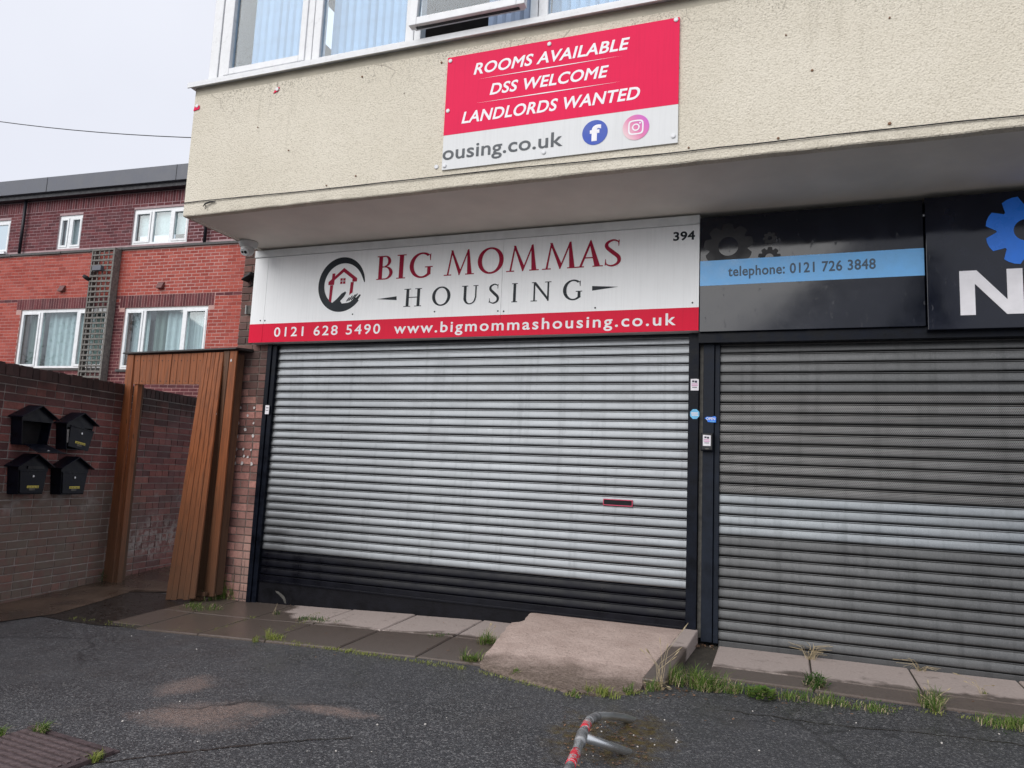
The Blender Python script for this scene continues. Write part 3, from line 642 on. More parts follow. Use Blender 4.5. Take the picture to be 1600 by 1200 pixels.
# ---- Roman capitals drawn as polygons, cap height 1
def gl_ring(cx, cy, rx, ry, tx, ty, a0=0, a1=360, n=40, tilt=0):
    out_ = []
    for i in range(n):
        q = []
        for a, k in ((i, 0), (i+1, 0), (i+1, 1), (i, 1)):
            t = R(a0+(a1-a0)*a/n); ti = t
            q.append((cx+(rx-tx*k)*math.cos(ti), cy+(ry-ty*k)*math.sin(ti)))
        out_.append(q)
    return out_
def gl_strip(pts, n=24):                      # pts: (x, y, half width) through which a Catmull-Rom spine runs
    P_ = [pts[0]]+list(pts)+[pts[-1]]; sp_ = []
    for i in range(1, len(P_)-2):
        for k in range(n//(len(pts)-1)+1):
            t = k/(n//(len(pts)-1)+1); c = []
            for d in range(3):
                a, b_, c_, d_ = (P_[i-1][d], P_[i][d], P_[i+1][d], P_[i+2][d])
                c.append(.5*((2*b_)+(-a+c_)*t+(2*a-5*b_+4*c_-d_)*t*t+(-a+3*b_-3*c_+d_)*t**3))
            sp_.append(c)
    sp_.append(list(pts[-1])); L_, R_ = [], []
    for i, (x, y, h) in enumerate(sp_):
        a = sp_[max(0, i-1)]; c = sp_[min(len(sp_)-1, i+1)]; dx, dy = c[0]-a[0], c[1]-a[1]; d = math.hypot(dx, dy) or 1
        L_.append((x-dy/d*h, y+dx/d*h)); R_.append((x+dy/d*h, y-dx/d*h))
    return [[R_[i], R_[i+1], L_[i+1], L_[i]] for i in range(len(sp_)-1)]
def rc(x0, y0, x1, y1): return [(x0, y0), (x1, y0), (x1, y1), (x0, y1)]
def serif(x, y, w_, up): t = .042; return [rc(x-w_/2, y, x+w_/2, y+t)] if up else [rc(x-w_/2, y-t, x+w_/2, y)]
ST, TH_ = .15, .068
def glyph(ch):
    if ch == 'I': return 0.34, [rc(.17-ST/2, .02, .17+ST/2, .98)]+serif(.17, 0, .32, 1)+serif(.17, 1, .32, 0)
    if ch == 'H': return .86, [rc(.14, .02, .14+ST*.85, .98), rc(.62, .02, .62+ST*.85, .98), rc(.2, .49, .66, .535)]+serif(.193, 0, .3, 1)+serif(.193, 1, .3, 0)+serif(.673, 0, .3, 1)+serif(.673, 1, .3, 0)
    if ch == 'U': return .86, [rc(.12, .33, .12+ST*.9, .98), rc(.68, .33, .68+TH_, .98)]+gl_ring(.425, .335, .305, .35, ST*.9, .06, 180, 270, 14)+gl_ring(.425, .335, .305, .35, TH_, .06, 270, 360, 14)+serif(.176, 1, .3, 0)+serif(.705, 1, .24, 0)
    if ch == 'O': return .98, gl_ring(.49, .5, .49, .53, .165, .075)
    if ch == 'G': return .92, gl_ring(.49, .5, .49, .53, .165, .075, 52, 318, 34)+[rc(.70, .10, .70+ST*.9, .42)]+serif(.76, .44, .30, 0)+[[(.70, .08), (.82, .16), (.82, .2), (.70, .2)], [(.77, .90), (.80, .68), (.825, .68), (.825, .98)]]
    if ch == 'B': return .66, [rc(.08, .02, .08+ST, .98)]+serif(.13, 0, .24, 1)+serif(.13, 1, .24, 0)+[rc(.13, .95, .32, 1.0), rc(.13, .51, .34, .555), rc(.13, .0, .34, .05)]+gl_ring(.32, .765, .235, .235, .12, .047, -90, 90, 18)+gl_ring(.33, .275, .31, .28, .13, .05, -90, 90, 18)
    if ch == 'S': return .56, gl_strip([(.47, .80, .012), (.45, .93, .022), (.29, 1.0, .034), (.11, .90, .05), (.10, .73, .062), (.28, .53, .070), (.47, .32, .064), (.46, .11, .05), (.27, .0, .034), (.09, .07, .022), (.06, .24, .010)], 44)+[[(.455, .76), (.475, .76), (.495, 1.0), (.46, 1.0)], [(.035, .02), (.07, .02), (.075, .27), (.055, .27)]]
    if ch == 'A': return .86, [[(.09, 0), (.165, 0), (.47, .93), (.43, 1.03)], [(.575, 0), (.755, 0), (.455, 1.03), (.40, .93)], rc(.26, .33, .62, .375)]+serif(.125, 0, .25, 1)+serif(.675, 0, .32, 1)
    if ch == 'M': return 1.06, [[(.11, 0), (.17, 0), (.295, 1.02), (.25, 1.02)], [(.225, 1.02), (.285, 1.02), (.585, .2), (.53, -.01)], [(.51, .0), (.555, .0), (.86, 1.02), (.81, 1.02)], [(.785, .98), (.855, 1.02), (.975, 0), (.815, 0)]]+[[(.23, 1.02), (.30, 1.02), (.36, .80), (.28, .80)]]+serif(.14, 0, .26, 1)+serif(.90, 0, .30, 1)
    if ch == 'N': return .90, [rc(.14, .02, .14+TH_, .98), rc(.70, 0, .70+TH_, .98), [(.10, 1.0), (.23, 1.0), (.75, .14), (.75, -.03)]]+serif(.165, 0, .26, 1)+serif(.725, 1, .26, 0)+serif(.13, 1, .14, 0)
def roman(name, specs, fr, mat, parent):      # specs: (char, u0, u1, v baseline, height)
    k = 0
    for ch, u0, u1, v0, h in specs:
        b = MB(); _, polys = glyph(ch); xs = [p[0] for q in polys for p in q]; x0, x1 = min(xs), max(xs)
        for q in polys:
            k += 1; ar = sum(a[0]*c[1]-c[0]*a[1] for a, c in zip(q, q[1:]+q[:1])); q = q if ar > 0 else q[::-1]
            b.face([fr(u0+(x-x0)/(x1-x0)*(u1-u0), v0+y*h, .0012+.00004*(k % 40)) for x, y in q])
        mk(name, b, mat, parent)
def disc(name, fr, u, v, r, mat, parent, off=.0015, r2=0, n=40):
    b = MB()
    if r2: 
        for i in range(n):
            t0, t1 = 2*math.pi*i/n, 2*math.pi*(i+1)/n; b.face([fr(u+r2*math.cos(t0), v+r2*math.sin(t0), off), fr(u+r*math.cos(t0), v+r*math.sin(t0), off), fr(u+r*math.cos(t1), v+r*math.sin(t1), off), fr(u+r2*math.cos(t1), v+r2*math.sin(t1), off)])
    else: b.prism([fr(u+r*math.cos(2*math.pi*i/n), v+r*math.sin(2*math.pi*i/n), off) for i in range(n)], fr(0, 0, -off+.0002)-fr(0, 0, 0))
    return mk(name, b, mat, parent)
def poly(name, fr, pts, mat, parent, off=.0015):
    b = MB(); b.face([fr(u, v, off) for u, v in pts]); return mk(name, b, mat, parent)
def screws(par, fr, pts, r, mat, off=.004):
    for u, v in pts:
        c = fr(u, v, .001); mk('screw', MB().lathe(c, fr(0, 0, 1)-fr(0, 0, 0), [(0, r), (off*.6, r), (off, r*.6), (off, 0)], 10), mat, par)

# ---- main white and red sign
SY = -.13; fr = yfr(SY)
def su(x, y): p = pY(x, y, SY); return p.x, p.z
sg = thing('shop_sign', (-2.76, SY, 1.18), 'long white shop sign with maroon lettering and red strip along its foot', 'sign')
U0, U1, UM = -4.925, -.604, su(785, 420)[0]; UL = su(417, 440)[0]; V0, V1, VT, VR = 1.178, 2.035, 2.098, 1.362
mk('sign_tray', MB().box(U0, U1, SY+.006, -.015, V0-.002, V1), M['trim'], sg)
for a, c in ((U0, UL), (UL+.003, UM), (UM+.003, U1)):
    mk('panel', MB().box(a, c, SY, SY+.005, VR+.0005, V1-.002), M['signw'], sg); mk('red_strip', MB().box(a, c, SY-.0005, SY+.005, V0, VR), M['signr'], sg)
mk('top_trim', MB().box(U0-.004, U1+.002, SY-.012, -.01, V1+.001, VT+.012), M['trim'], sg, bevel=.006)
screws(sg, fr, [su(407, 501), su(414, 501), su(551, 491), su(679, 487), su(778, 486), su(787, 486.5), su(930, 481), su(1082, 473), su(1091, 347)], .007, M['char'])
B1 = []; base1 = lambda x: su(x, 438-(x-590)*.0615)[1]
hB = su(592, 401)[1]-su(590, 438)[1]
zb1 = su(590, 437.5)[1]; zb1r = su(968, 414.5)[1]
for ch, x0, x1 in (('B', 589, 614), ('I', 620, 634), ('G', 640, 676), ('M', 694, 741), ('O', 746, 786.5), ('M', 791, 842), ('M', 847, 902), ('A', 900, 942), ('S', 944, 970)):
    B1.append((ch, su(x0, 420)[0], su(x1, 420)[0], zb1+(zb1r-zb1)*(x0-590)/378, hB*(1. if ch != 'S' else .96)))
roman('letter', B1, fr, M['mar'], sg)
zb2, zb2r = su(633, 479.5)[1], su(905, 468)[1]; hH = su(635, 451.5)[1]-su(634, 479.5)[1]; B2 = []
for ch, x0, x1 in (('H', 631.5, 659), ('O', 675.5, 704), ('U', 721.5, 747), ('S', 764, 780), ('I', 799.5, 808.5), ('N', 829.5, 861), ('G', 879.5, 909.5)):
    B2.append((ch, su(x0, 460)[0], su(x1, 460)[0], zb2+(zb2r-zb2)*(x0-632)/275, hH))
roman('letter', B2, fr, M['char'], sg)
poly('dash', fr, [su(588, 467.5), su(619.8, 469), su(619.8, 463)], M['char'], sg); poly('dash', fr, [su(925.2, 447), su(925.2, 454.2), su(966.5, 448)], M['char'], sg)
zr0 = su(500, 525)[1]; hd = su(431, 511.5)[1]-su(429, 526.5)[1]
text('letter', '0121 628 5490', fr, su(428.5, 518)[0], su(594, 515)[0], su(430, 526)[1], hd, M['white'], sg, .012, 0, 1.25)
text('letter', 'www.bigmommashousing.co.uk', fr, su(615.5, 515)[0], su(1056, 498)[0], su(616, 521)[1], hd*1.04, M['white'], sg, .016, 0, 1.22)
text('letter', '394', fr, su(1052, 370)[0], su(1086, 370)[0], su(1053, 376)[1], su(1053, 362.5)[1]-su(1053, 376)[1], M['char'], sg, .03, 0, 1.05)
# emblem: ring, house and cupped hand
ec = su(533.5, 444.5); er = (su(570.5, 440)[0]-su(497.5, 449)[0])/2
b = MB(); n = 64
for i in range(n):
    q = []
    for a, k in ((i, 0), (i+1, 0), (i+1, 1), (i, 1)):
        t = R(2+ (322-2)*a/n); th = er*(.03+.235*math.sin(min(1, max(0, (a/n)))*math.pi)**.6) if a/n < .5 else er*(.265-.10*max(0, (a/n-.72))*2)
        rr_ = er*1.0 - (th if k else 0); q.append(fr(ec[0]+rr_*math.cos(t), ec[1]+rr_*1.03*math.sin(t), .0013))
    b.face(q)
em = mk('emblem', b, M['char'], sg)
E_ = lambda pts: [(ec[0]+x*er, ec[1]+y*er) for x, y in pts]
def zz(x, y): return ((x-268)/182, (424-y)/205)                  # read off the enlarged emblem
poly('hand', fr, E_([zz(*p) for p in ((196, 572), (240, 535), (275, 495), (303, 480), (311, 490), (296, 520), (268, 552), (282, 572), (330, 568), (370, 552), (415, 508), (426, 512), (398, 560), (350, 600), (300, 624), (240, 630), (185, 608))]), M['char'], em, .0017)
for f_ in ((318, 556, 338, 526), (334, 552, 360, 514), (352, 548, 382, 506), (370, 540, 398, 500)):
    x0, y0, x1, y1 = f_; poly('finger', fr, E_([zz(x0-4, y0), zz(x0+5, y0+2), zz(x1+5, y1+3), zz(x1-2, y1)]), M['char'], em, .0019)
for q in (((165, 400), (190, 378), (192, 335), (214, 335), (214, 358), (281, 296), (388, 382), (388, 408), (352, 408), (352, 385), (281, 328), (212, 388), (210, 424), (165, 424)), ((180, 426), (204, 426), (198, 560), (178, 545)), ((340, 410), (364, 410), (360, 490), (335, 510))):
    poly('house', fr, E_([zz(*p) for p in q]), M['mar'], em, .0016)
for (x, y) in ((258, 376), (280, 376), (258, 400), (280, 400)): poly('house_window', fr, E_([zz(x, y), zz(x+18, y), zz(x+18, y+20), zz(x, y+20)]), M['mar'], em, .0016)

# ---- pink banner on the overhang
BY = FY-.016; fb = yfr(BY)
def bu(x, y): p = pY(x, y, BY); return p.x, p.z
bn = thing('banner_sign', (-1.53, BY, 2.27), 'pink and white lettings board screwed to the cream pebbledash', 'sign')
bx0, bx1 = -2.405, -.650; bz0, bz1, bzr = 2.262, 3.168, 2.536
mk('board', MB().box(bx0, bx1, BY+.001, FY-.004, bz0, bz1), M['banw'], bn)
mk('red_field', MB().box(bx0-.0005, bx1+.0005, BY, BY+.012, bzr, bz1+.0005), M['banr'], bn)
def bline(t, xl, yl, xr, yr, yt, sp=1.0, bold=.022):
    a = bu(xl, yl); c = bu(xr, yr); text('letter', t, fb, a[0], c[0], (a[1]+c[1])/2, bu(xl+4, yt)[1]-a[1], M['white'], bn, bold, .22, sp)
bline('ROOMS AVAILABLE', 740, 117, 984, 75.5, 99, 1.05); bline('DSS WELCOME', 765, 149, 951, 118.5, 131, 1.05); bline('LANDLORDS WANTED', 721, 194, 1000, 152.5, 175.5, 1.05)
for (xa, ya, xb, yb) in ((746, 124.5, 972, 86.5), (743, 163, 972, 125.5)):
    p, q = bu(xa, ya), bu(xb, yb); zc_ = (p[1]+q[1])/2; xm = (p[0]+q[0])/2; poly('rule', fb, [(p[0], zc_), (xm, zc_-.004), (q[0], zc_), (xm, zc_+.004)], M['white'], bn)
a = bu(691, 249); c = bu(879, 227)
text('letter', 'ousing.co.uk', fb, bx0+.002, c[0], (a[1]+c[1])/2-.004, (bu(868, 203)[1]-bu(868, 228.5)[1])*.96, M['grey'], bn, .012, 0, 1.02, .76)
cbl = bu(929.5, 207); rb = bu(949.5, 205)[0]-cbl[0]; fbk = disc('badge', fb, *cbl, rb, M['fblue'], bn)
text('badge_letter', 'f', fb, cbl[0]-.036, cbl[0]+.044, cbl[1]-rb*.62, rb*1.22, M['white'], fbk, .045, 0, 1, None, .0028)
cin = bu(993.6, 199); ri = bu(1014.5, 197)[0]-cin[0]; ig = disc('badge', fb, *cin, ri, M['insta'], bn)
b = MB(); n = 32
def sq(t, r): c_, s_ = math.cos(t), math.sin(t); k = (abs(c_)**4.5+abs(s_)**4.5)**(-1/4.5); return r*k*c_, r*k*s_
for i in range(n):
    t0, t1 = 2*math.pi*i/n, 2*math.pi*(i+1)/n; q = [sq(t0, ri*.47), sq(t0, ri*.58), sq(t1, ri*.58), sq(t1, ri*.47)]; b.face([fb(cin[0]+x, cin[1]+y, .0026) for x, y in q])
mk('badge_outline', b, M['white'], ig); disc('badge_ring', fb, *cin, ri*.29, M['white'], ig, .0026, ri*.19); disc('badge_dot', fb, cin[0]+ri*.31, cin[1]+ri*.31, ri*.065, M['white'], ig, .003)
screws(bn, fb, [bu(704, 95.5), bu(1056.5, 31), bu(858.5, 69), bu(700, 173.5), bu(694.5, 259), bu(1052, 212.5), bu(849.5, 238)], .016, M['upvc'], .007)

# ---- two black signs on the right
def black_sign(label, x0, x1, y, mat, z0=1.165, z1=2.085):
    t = thing('shop_sign', ((x0+x1)/2, y, z0), label, 'sign')
    mk('panel', MB().box(x0, x1, y, -.02, z0, z1), mat, t, bevel=.003); return t
s2 = black_sign('glossy black sign with sky blue telephone band, next to the white sign', -.598, .951, SY, M['black'])
mk('band', MB().box(-.597, .9505, SY-.0012, SY+.002, 1.530, 1.730), M['sky'], s2)
a = su(1137.5, 432); c = su(1368.5, 421)
text('letter', 'telephone: 0121 726 3848', fr, a[0], c[0], (a[1]+c[1])/2+.004, su(1240, 411)[1]-su(1240, 427)[1], M['tel'], s2, .02, 0, 1.06, None, .0025)
def gear(name, fr_, u, v, ro, rb_, rh, nt_, mat, par, off, rot=0, vmin=None):
    b = MB(); pts = []
    for i in range(nt_):
        for (d, r) in ((-.46, rb_), (-.27, ro*.985), (-.09, ro), (.09, ro), (.27, ro*.985), (.46, rb_)):
            t = rot+2*math.pi*(i+d)/nt_; pts.append((t, r))
    n = len(pts)
    for i in range(n):
        q = []
        for (t, r) in (pts[i], pts[(i+1) % n]): q.append((u+r*math.cos(t), v+r*math.sin(t)))
        for (t, r) in (pts[(i+1) % n], pts[i]): q.append((u+rh*math.cos(t), v+rh*math.sin(t)))
        if vmin is not None: q = [(x, max(y, vmin)) for x, y in q]
        ar = abs(sum(a_[0]*c_[1]-c_[0]*a_[1] for a_, c_ in zip(q, q[1:]+q[:1])))
        if ar > 1e-7: b.face([fr_(x, y, off) for x, y in q])
    return mk(name, b, mat, par)
gc = su(1138, 385); gear('gear', fr, gc[0], gc[1], .185, .145, .075, 9, M['gearb'], s2, .0009, .2, 1.731)
gc = su(1202, 402); gear('gear', fr, gc[0], gc[1], .082, .062, .03, 9, M['gearb'], s2, .0011, .1, 1.731)
gc = su(1203, 372); gear('gear', fr, gc[0], gc[1], .05, .036, .016, 8, M['gearb'], s2, .0011, .1)
Y3 = SY-.035; f3 = yfr(Y3)
def s3u(x, y): p = pY(x, y, Y3); return p.x, p.z
s3 = black_sign('black fascia panel with azure gear and big white letter', .958, 3.5, Y3, M['black2'], 1.13, 2.085)
gc = s3u(1604, 359); gear('gear', f3, gc[0], gc[1], .245, .175, .075, 8, M['azure'], s3, .003, R(22.5))
nz0, nz1 = s3u(1500, 493)[1], s3u(1500, 424)[1]; nx = lambda x: s3u(x, 450)[0]
b = MB(); b.prism([f3(nx(x), nz0+(nz1-nz0)*v, .006) for x, v in ((1499.3, 0), (1523, 0), (1523, .70), (1572, 0), (1598.5, 0), (1598.5, 1), (1573.5, 1), (1573.5, .32), (1526.5, 1), (1499.3, 1))], (0, .005, 0))
mk('letter', b, M['white'], s3)
# dark housing under the black signs
mk('header_bar', MB().box(-.605, 3.4, -.10, -.02, 1.085, 1.163), M['navy'], sh2)
mk('header_bar', MB().box(-4.70, -.61, -.03, .045, 1.16, 1.28), M['navy'], sh)

# ================================================================== SMALL THINGS ON THE FRONT
# dome camera under the soffit
cp = onplane(387, 380, Vector((0, 0, 1)), SZ); cp = Vector((-4.83, -.36, SZ+.005))
cc = thing('security_camera', cp, 'white dome security camera under the soffit corner', 'camera')
mk('base', MB().lathe(cp, (0, 0, -1), [(0, 0), (0, .090), (.016, .092), (.036, .082), (.056, .076), (.062, .062)], 28), M['cctv'], cc, True)
ball = cp+Vector((0, -.004, -.080)); aim = Vector((.15, -.75, -.55)).normalized()
mk('dome', MB().lathe(ball, (0, 0, 1), [(-.064, 0), (-.059, .025), (-.044, .047), (-.02, .061), (.006, .064), (.026, .058)], 24), M['cctv'], cc, True)
eye = ball+aim*.054; mk('eye_plate', MB().lathe(eye, aim, [(0, .040), (.012, .040), (.0155, .036), (.0155, 0)], 24), M['trim'], cc)
sx = aim.cross(Vector((0, 0, 1))).normalized()
mk('lens', MB().lathe(eye+aim*.016-sx*.013, aim, [(0, .015), (.003, .015), (.004, 0)], 16), M['lens'], cc); mk('lens', MB().lathe(eye+aim*.016+sx*.018, aim, [(0, .011), (.002, .011), (.003, 0)], 16), M['lens'], cc)
# black alarm lamp and bracket on the pier behind the sign end
p = pY(388, 433, -.07); al = thing('wall_lamp', p, 'small black lamp on the pier behind the white sign end', 'lamp')
mk('hood', MB().hexa([p+Vector(q) for q in ((-.055, -.05, -.04), (.05, -.05, .01), (.05, .06, .01), (-.055, .06, -.04), (-.04, -.03, .0), (.05, -.03, .05), (.05, .06, .05), (-.04, .06, .0))]), M['wire'], al, bevel=.008)
mk('arm', MB().tube([p+Vector((.0, .03, -.01)), p+Vector((.03, .05, -.06)), p+Vector((-.04, .058, -.085))], .006), M['wire'], al)
p = pY(389, 484, -.03); bt = thing('conduit_box', p, 'small grey metal bracket on the pier edge beside the sign', 'bracket')
mk('plate', MB().box(p.x-.03, p.x+.03, p.y, p.y+.014, p.z-.045, p.z+.045), M['hinge'], bt, bevel=.003); mk('lip', MB().box(p.x-.03, p.x-.024, p.y-.02, p.y-.001, p.z-.045, p.z+.045), M['cctv'], bt)
# pink leftovers of an old sign
def scrap(px, py, pts, label):
    c = pY(px, py, FY-.004); t = thing('sign_scrap', c, label, 'sign scrap'); f_ = lambda u, v, off=0: c+Vector((u, -off, v))
    b = MB(); b.prism([f_(u, v, .003) for u, v in pts], (0, .004, 0)); mk('board', b, M['banr'], t)
    mk('screw', MB().lathe(f_(.008, .012, .003), (0, -1, 0), [(0, .016), (.004, .016), (.006, .01), (.006, 0)], 12), M['upvc'], t)
scrap(307, 168, [(-.03, -.03), (.035, -.02), (.035, .012), (.0, .02), (-.022, .005)], 'torn pink board corner left at the overhang\'s outer corner')
scrap(432, 142, [(-.03, -.02), (-.005, -.012), (.018, -.004), (.03, .03), (.008, .028), (-.012, .012)], 'torn pink scrap and screw under the window sill')
# cable along the overhang, with a slack knot near the corner
pts = []
for i in range(41):
    x = XL-.02+(XR-XL)*i/40; pts.append((x, FY-.008-.004*random.random(), 2.236 - .052*(x-XL)/6.2 + .004*math.sin(x*2.3)+random.uniform(-.002, .002)))
cb = thing('facade_cable', pts[0], 'thin black cable running along the lower edge of the cream overhang', 'cable')
mk('wire', MB().tube(pts, .0042, 5), M['wire'], cb)
p = pY(322, 317, FY-.012); mk('tail', MB().tube([p+Vector((-.03, 0, -.03)), p+Vector((.0, -.01, -.012)), p+Vector((.05, -.004, .004)), p+Vector((.10, .0, .0))], [.003, .007, .008, .004], 6).tube([p+Vector((-.01, 0, -.01)), p+Vector((.012, -.006, -.045)), p+Vector((.0, -.006, -.06))], .003, 5), M['wire'], cb)
# stray wall plugs and screws in the render
pl = []
for (x, y, r_) in ((700, 172, .008), (690, 98, .009), (566, 120, .009), (1228, 55, .006), (1269, 110, .009), (1390, 193, .011), (1216, 216, .009), (1076, 231, .007), (556, 275, .008), (403, 199, .006), (451, 235, .007), (510, 290, .007), (1390, 28, .007)):
    p = pY(x, y, FY-.002); mk('wall_plug', MB().lathe(p, (0, -1, 0), [(0, r_), (.006, r_*.8), (.008, 0)], 8), M['litter'], wallo)
p = pY(682, 261, FY-.002); mk('wall_screw', MB().lathe(p, (.2, -1, 0), [(0, .01), (.004, .018), (.008, .014), (.008, 0)], 10), M['upvc'], wallo)
# stickers and key box on the posts
def sticker(name, label, x, y, Yp, w_, h_, mat, lines=(), shape=None):
    c = pY(x, y, Yp); t = thing(name, c, label, 'sticker'); f_ = lambda u, v, off=0: c+Vector((u, -off, v))
    pts = shape or [(-.5, -.5), (.5, -.5), (.5, .46), (.2, .5), (-.5, .48)]
    b = MB(); b.prism([f_(u*w_, v*h_, .0015) for u, v in pts], (0, .0013, 0)); mk('label', b, mat, t)
    for (u0, u1, v0, v1, m_) in lines: mk('print', MB().face_([f_(u0*w_, v0*h_, .0022), f_(u1*w_, v0*h_, .0022), f_(u1*w_, v1*h_, .0022), f_(u0*w_, v1*h_, .0022)]), m_, t)
    return t
def _face_(s, pts): s.face(pts); return s
MB.face_ = _face_
pr = [(-.32, -.05, .2, .36, M['ink']), (.0, .3, .16, .34, M['ink']), (-.38, .36, .02, .09, M['mag']), (-.38, .36, -.12, -.05, M['mag']), (-.3, .3, -.26, -.2, M['ink'])]
sticker('sticker', 'white paper sticker on the left guide rail of the silver shutter', 417.5, 640, -.0465, .046, .088, M['paper'], [(-.3, .32, .15, .24, M['ink']), (-.35, .35, -.12, -.06, M['hinge'])])
sticker('sticker', 'white printed sticker on the black post above a round blue one', 1085.5, 601, -.0465, .062, .092, M['paper'], pr)
oc = [(.5*math.cos(R(22.5+45*i)), .5*math.sin(R(22.5+45*i))) for i in range(8)]
sticker('sticker', 'round pale blue sticker on the black post below a white one', 1085.5, 647, -.0465, .076, .082, M['cyan'], [(-.36, .34, .08, .16, M['paper']), (-.36, .3, -.04, .04, M['paper']), (-.3, .36, -.16, -.09, M['paper'])], oc)
ts = sticker('sticker', 'torn bright blue sticker on the grey post above the key box', 1110, 655, -.0415, .086, .05, M['azure'], [(-.02, .4, -.42, -.3, M['cyan'])], [(-.5, .16), (-.3, -.16), (-.22, -.45), (.48, -.5), (.5, .3), (.38, .5), (.1, .34), (-.3, .38)])
c = pY(1110, 655, -.0415); text('print_letter', 'OPEN', lambda u, v, off=0: c+Vector((u, -off, v)), -.032, .036, -.006, .02, M['paper'], ts, .03, 0, 1, None, .003)
c = pY(1105, 691, -.06); kb = thing('key_box', c+Vector((0, .02, -.06)), 'small black key box with white label on the post between shutters', 'key box')
mk('case', MB().box(c.x-.046, c.x+.046, -.085, -.0405, c.z-.068, c.z+.07), M['navy'], kb, bevel=.005)
mk('lid', MB().box(c.x-.04, c.x+.04, -.092, -.086, c.z-.06, c.z+.064), M['wire'], kb, bevel=.003)
mk('latch', MB().box(c.x-.012, c.x+.016, -.097, -.0925, c.z-.056, c.z-.046), M['hinge'], kb)
f_ = lambda u, v, off=0: Vector((c.x+u*.058, -.0925-off, c.z+.012+v*.084))
lb = mk('label', MB().prism([f_(-.5, -.5, .0015), f_(.5, -.5, .0015), f_(.5, .46, .0015), (f_(-.5, .5, .0015))], (0, .001, 0)), M['paper'], kb)
for (u0, u1, v0, v1, m_) in pr: mk('print', MB().face_([f_(u0, v0, .0024), f_(u1, v0, .0024), f_(u1, v1, .0024), f_(u0, v1, .0024)]), m_, lb)

# ================================================================== RAMP
rt = thing('concrete_ramp', (-1.3, -.7, -1.25), 'pinkish worn concrete ramp with side kerb before the silver shutter', 'ramp')
out_l = [(-1.93, -.02), (-1.90, -.30), (-1.96, -.33), (-1.88, -1.22), (-1.60, -1.34), (-1.26, -1.46), (-.98, -1.42), (-.74, -1.33)]
b = MB(); nx_, ny_ = 30, 32; rr = random.Random(8)
def rleft(y): return lerp_knots(-y, [(0.0, -1.93), (.26, -1.90), (.31, -1.98), (1.22, -1.875), (1.35, -1.60), (1.46, -1.25)])
def rright(y): return lerp_knots(-y, [(0, -.705), (1.3, -.80), (1.46, -.98)])
grid = []
for j in range(ny_+1):
    y = -.0-1.46*j/ny_; rowp = []
    for i in range(nx_+1):
        x0, x1 = rleft(y), rright(y); x = x0+(x1-x0)*i/nx_
        t = min(1, -y/1.38); h = .012+(.1+.008)*(1-t)**1.0 + .012*math.sin(t*math.pi)
        edge = min(i, (nx_-i)*2, 6)/6; h -= .012*(1-edge)**2
        z_ = gz(x, y)+h+rr.uniform(-.002, .002)
        if j in (0,): z_ = gz(x, y)+h
        rowp.append(Vector((x+(rr.uniform(-.006, .006) if i in (0, nx_) else 0), y+(rr.uniform(-.015, .015) if j == ny_ else 0), min(z_, -1.106))))
    grid.append(rowp)
for j in range(ny_):
    for i in range(nx_): b.face([grid[j+1][i], grid[j+1][i+1], grid[j][i+1], grid[j][i]])
dn = Vector((0, 0, -.2))
for j in range(ny_): b.face([grid[j][0]+dn, grid[j+1][0]+dn, grid[j+1][0], grid[j][0]]); b.face([grid[j+1][-1]+dn, grid[j][-1]+dn, grid[j][-1], grid[j+1][-1]])
for i in range(nx_): b.face([grid[-1][i]+dn, grid[-1][i+1]+dn, grid[-1][i+1], grid[-1][i]])
ro = mk('slope', b, M['ramp'], rt, True)
import bmesh
bm = bmesh.new(); bm.from_mesh(ro.data); bmesh.ops.remove_doubles(bm, verts=bm.verts, dist=.0004); bm.to_mesh(ro.data); bm.free()
if hasattr(ro.data, 'set_sharp_from_angle'): ro.data.set_sharp_from_angle(angle=R(50))
k0, k1 = (-.700, -.592), (-.805, -.665)
zk0, zk1 = -1.088, gz(-.7, -1.2)+.055
mk('side_kerb', MB().hexa([(k1[0], -1.18, zk1-.2), (k1[1], -1.16, zk1-.2), (k0[1], -.02, -1.35), (k0[0], -.02, -1.35), (k1[0], -1.18, zk1), (k1[1], -1.16, zk1), (k0[1], -.02, zk0), (k0[0], -.02, zk0)]), M['slab'], rt, bevel=.01)

# ================================================================== BOUNDARY WALL
bw = thing('brick_wall', wpt(0, gz(-6.8, 0)), 'tall old brick boundary wall carrying four black mailboxes', 'wall')
S0, S1, ZT_ = -3.2, 6.0, .70
mk('mortar_core', MB().fbox(wpt, S0, S1, -1.5, ZT_, -.215, -.006), M['mortarw'], bw)
BWM = {k: [brick_mesh('wall_brick', l, .05, .065, M['brickw'], 50+k*10+i) for i in range(5)] for k, l in ((0, .215), (1, .1025))}
rz = math.atan2(WU.y, WU.x)
cells = []
z = -1.475; row = 0
while z < ZT_-.07:
    s = S0 + (0 if row % 3 else .11)+(.05 if row % 2 else .16); k = 0
    while s < S1:
        hd = (row % 5 == 2); l = .1025 if (hd or random.random() < .05) else .215
        cells.append((s+l/2, z, l)); s += l+.010
    z += .075; row += 1
def seen(s, z): return -1.85 < s < 1.75 and z > gz(-6.8, s)-.05
def near(s, z): return -1.5 < s < 1.6
cells.sort(key=lambda c: 0 if seen(c[0], c[1]) and near(c[0], c[1]) and c[2] > .15 else 1 if seen(c[0], c[1]) and near(c[0], c[1]) else 2)
jb = MB(); cnt = 0
for s, z, l in cells:
    if cnt < 262 and seen(s, z) and near(s, z):
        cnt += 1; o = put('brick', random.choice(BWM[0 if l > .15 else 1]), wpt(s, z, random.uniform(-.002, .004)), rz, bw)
    elif z > gz(-6.8, s)-.1:
        jb.fbox(wpt, s-l/2, s+l/2, z, z+.065, -.05, random.uniform(-.002, .003))
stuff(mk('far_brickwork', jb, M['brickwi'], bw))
CPM = []
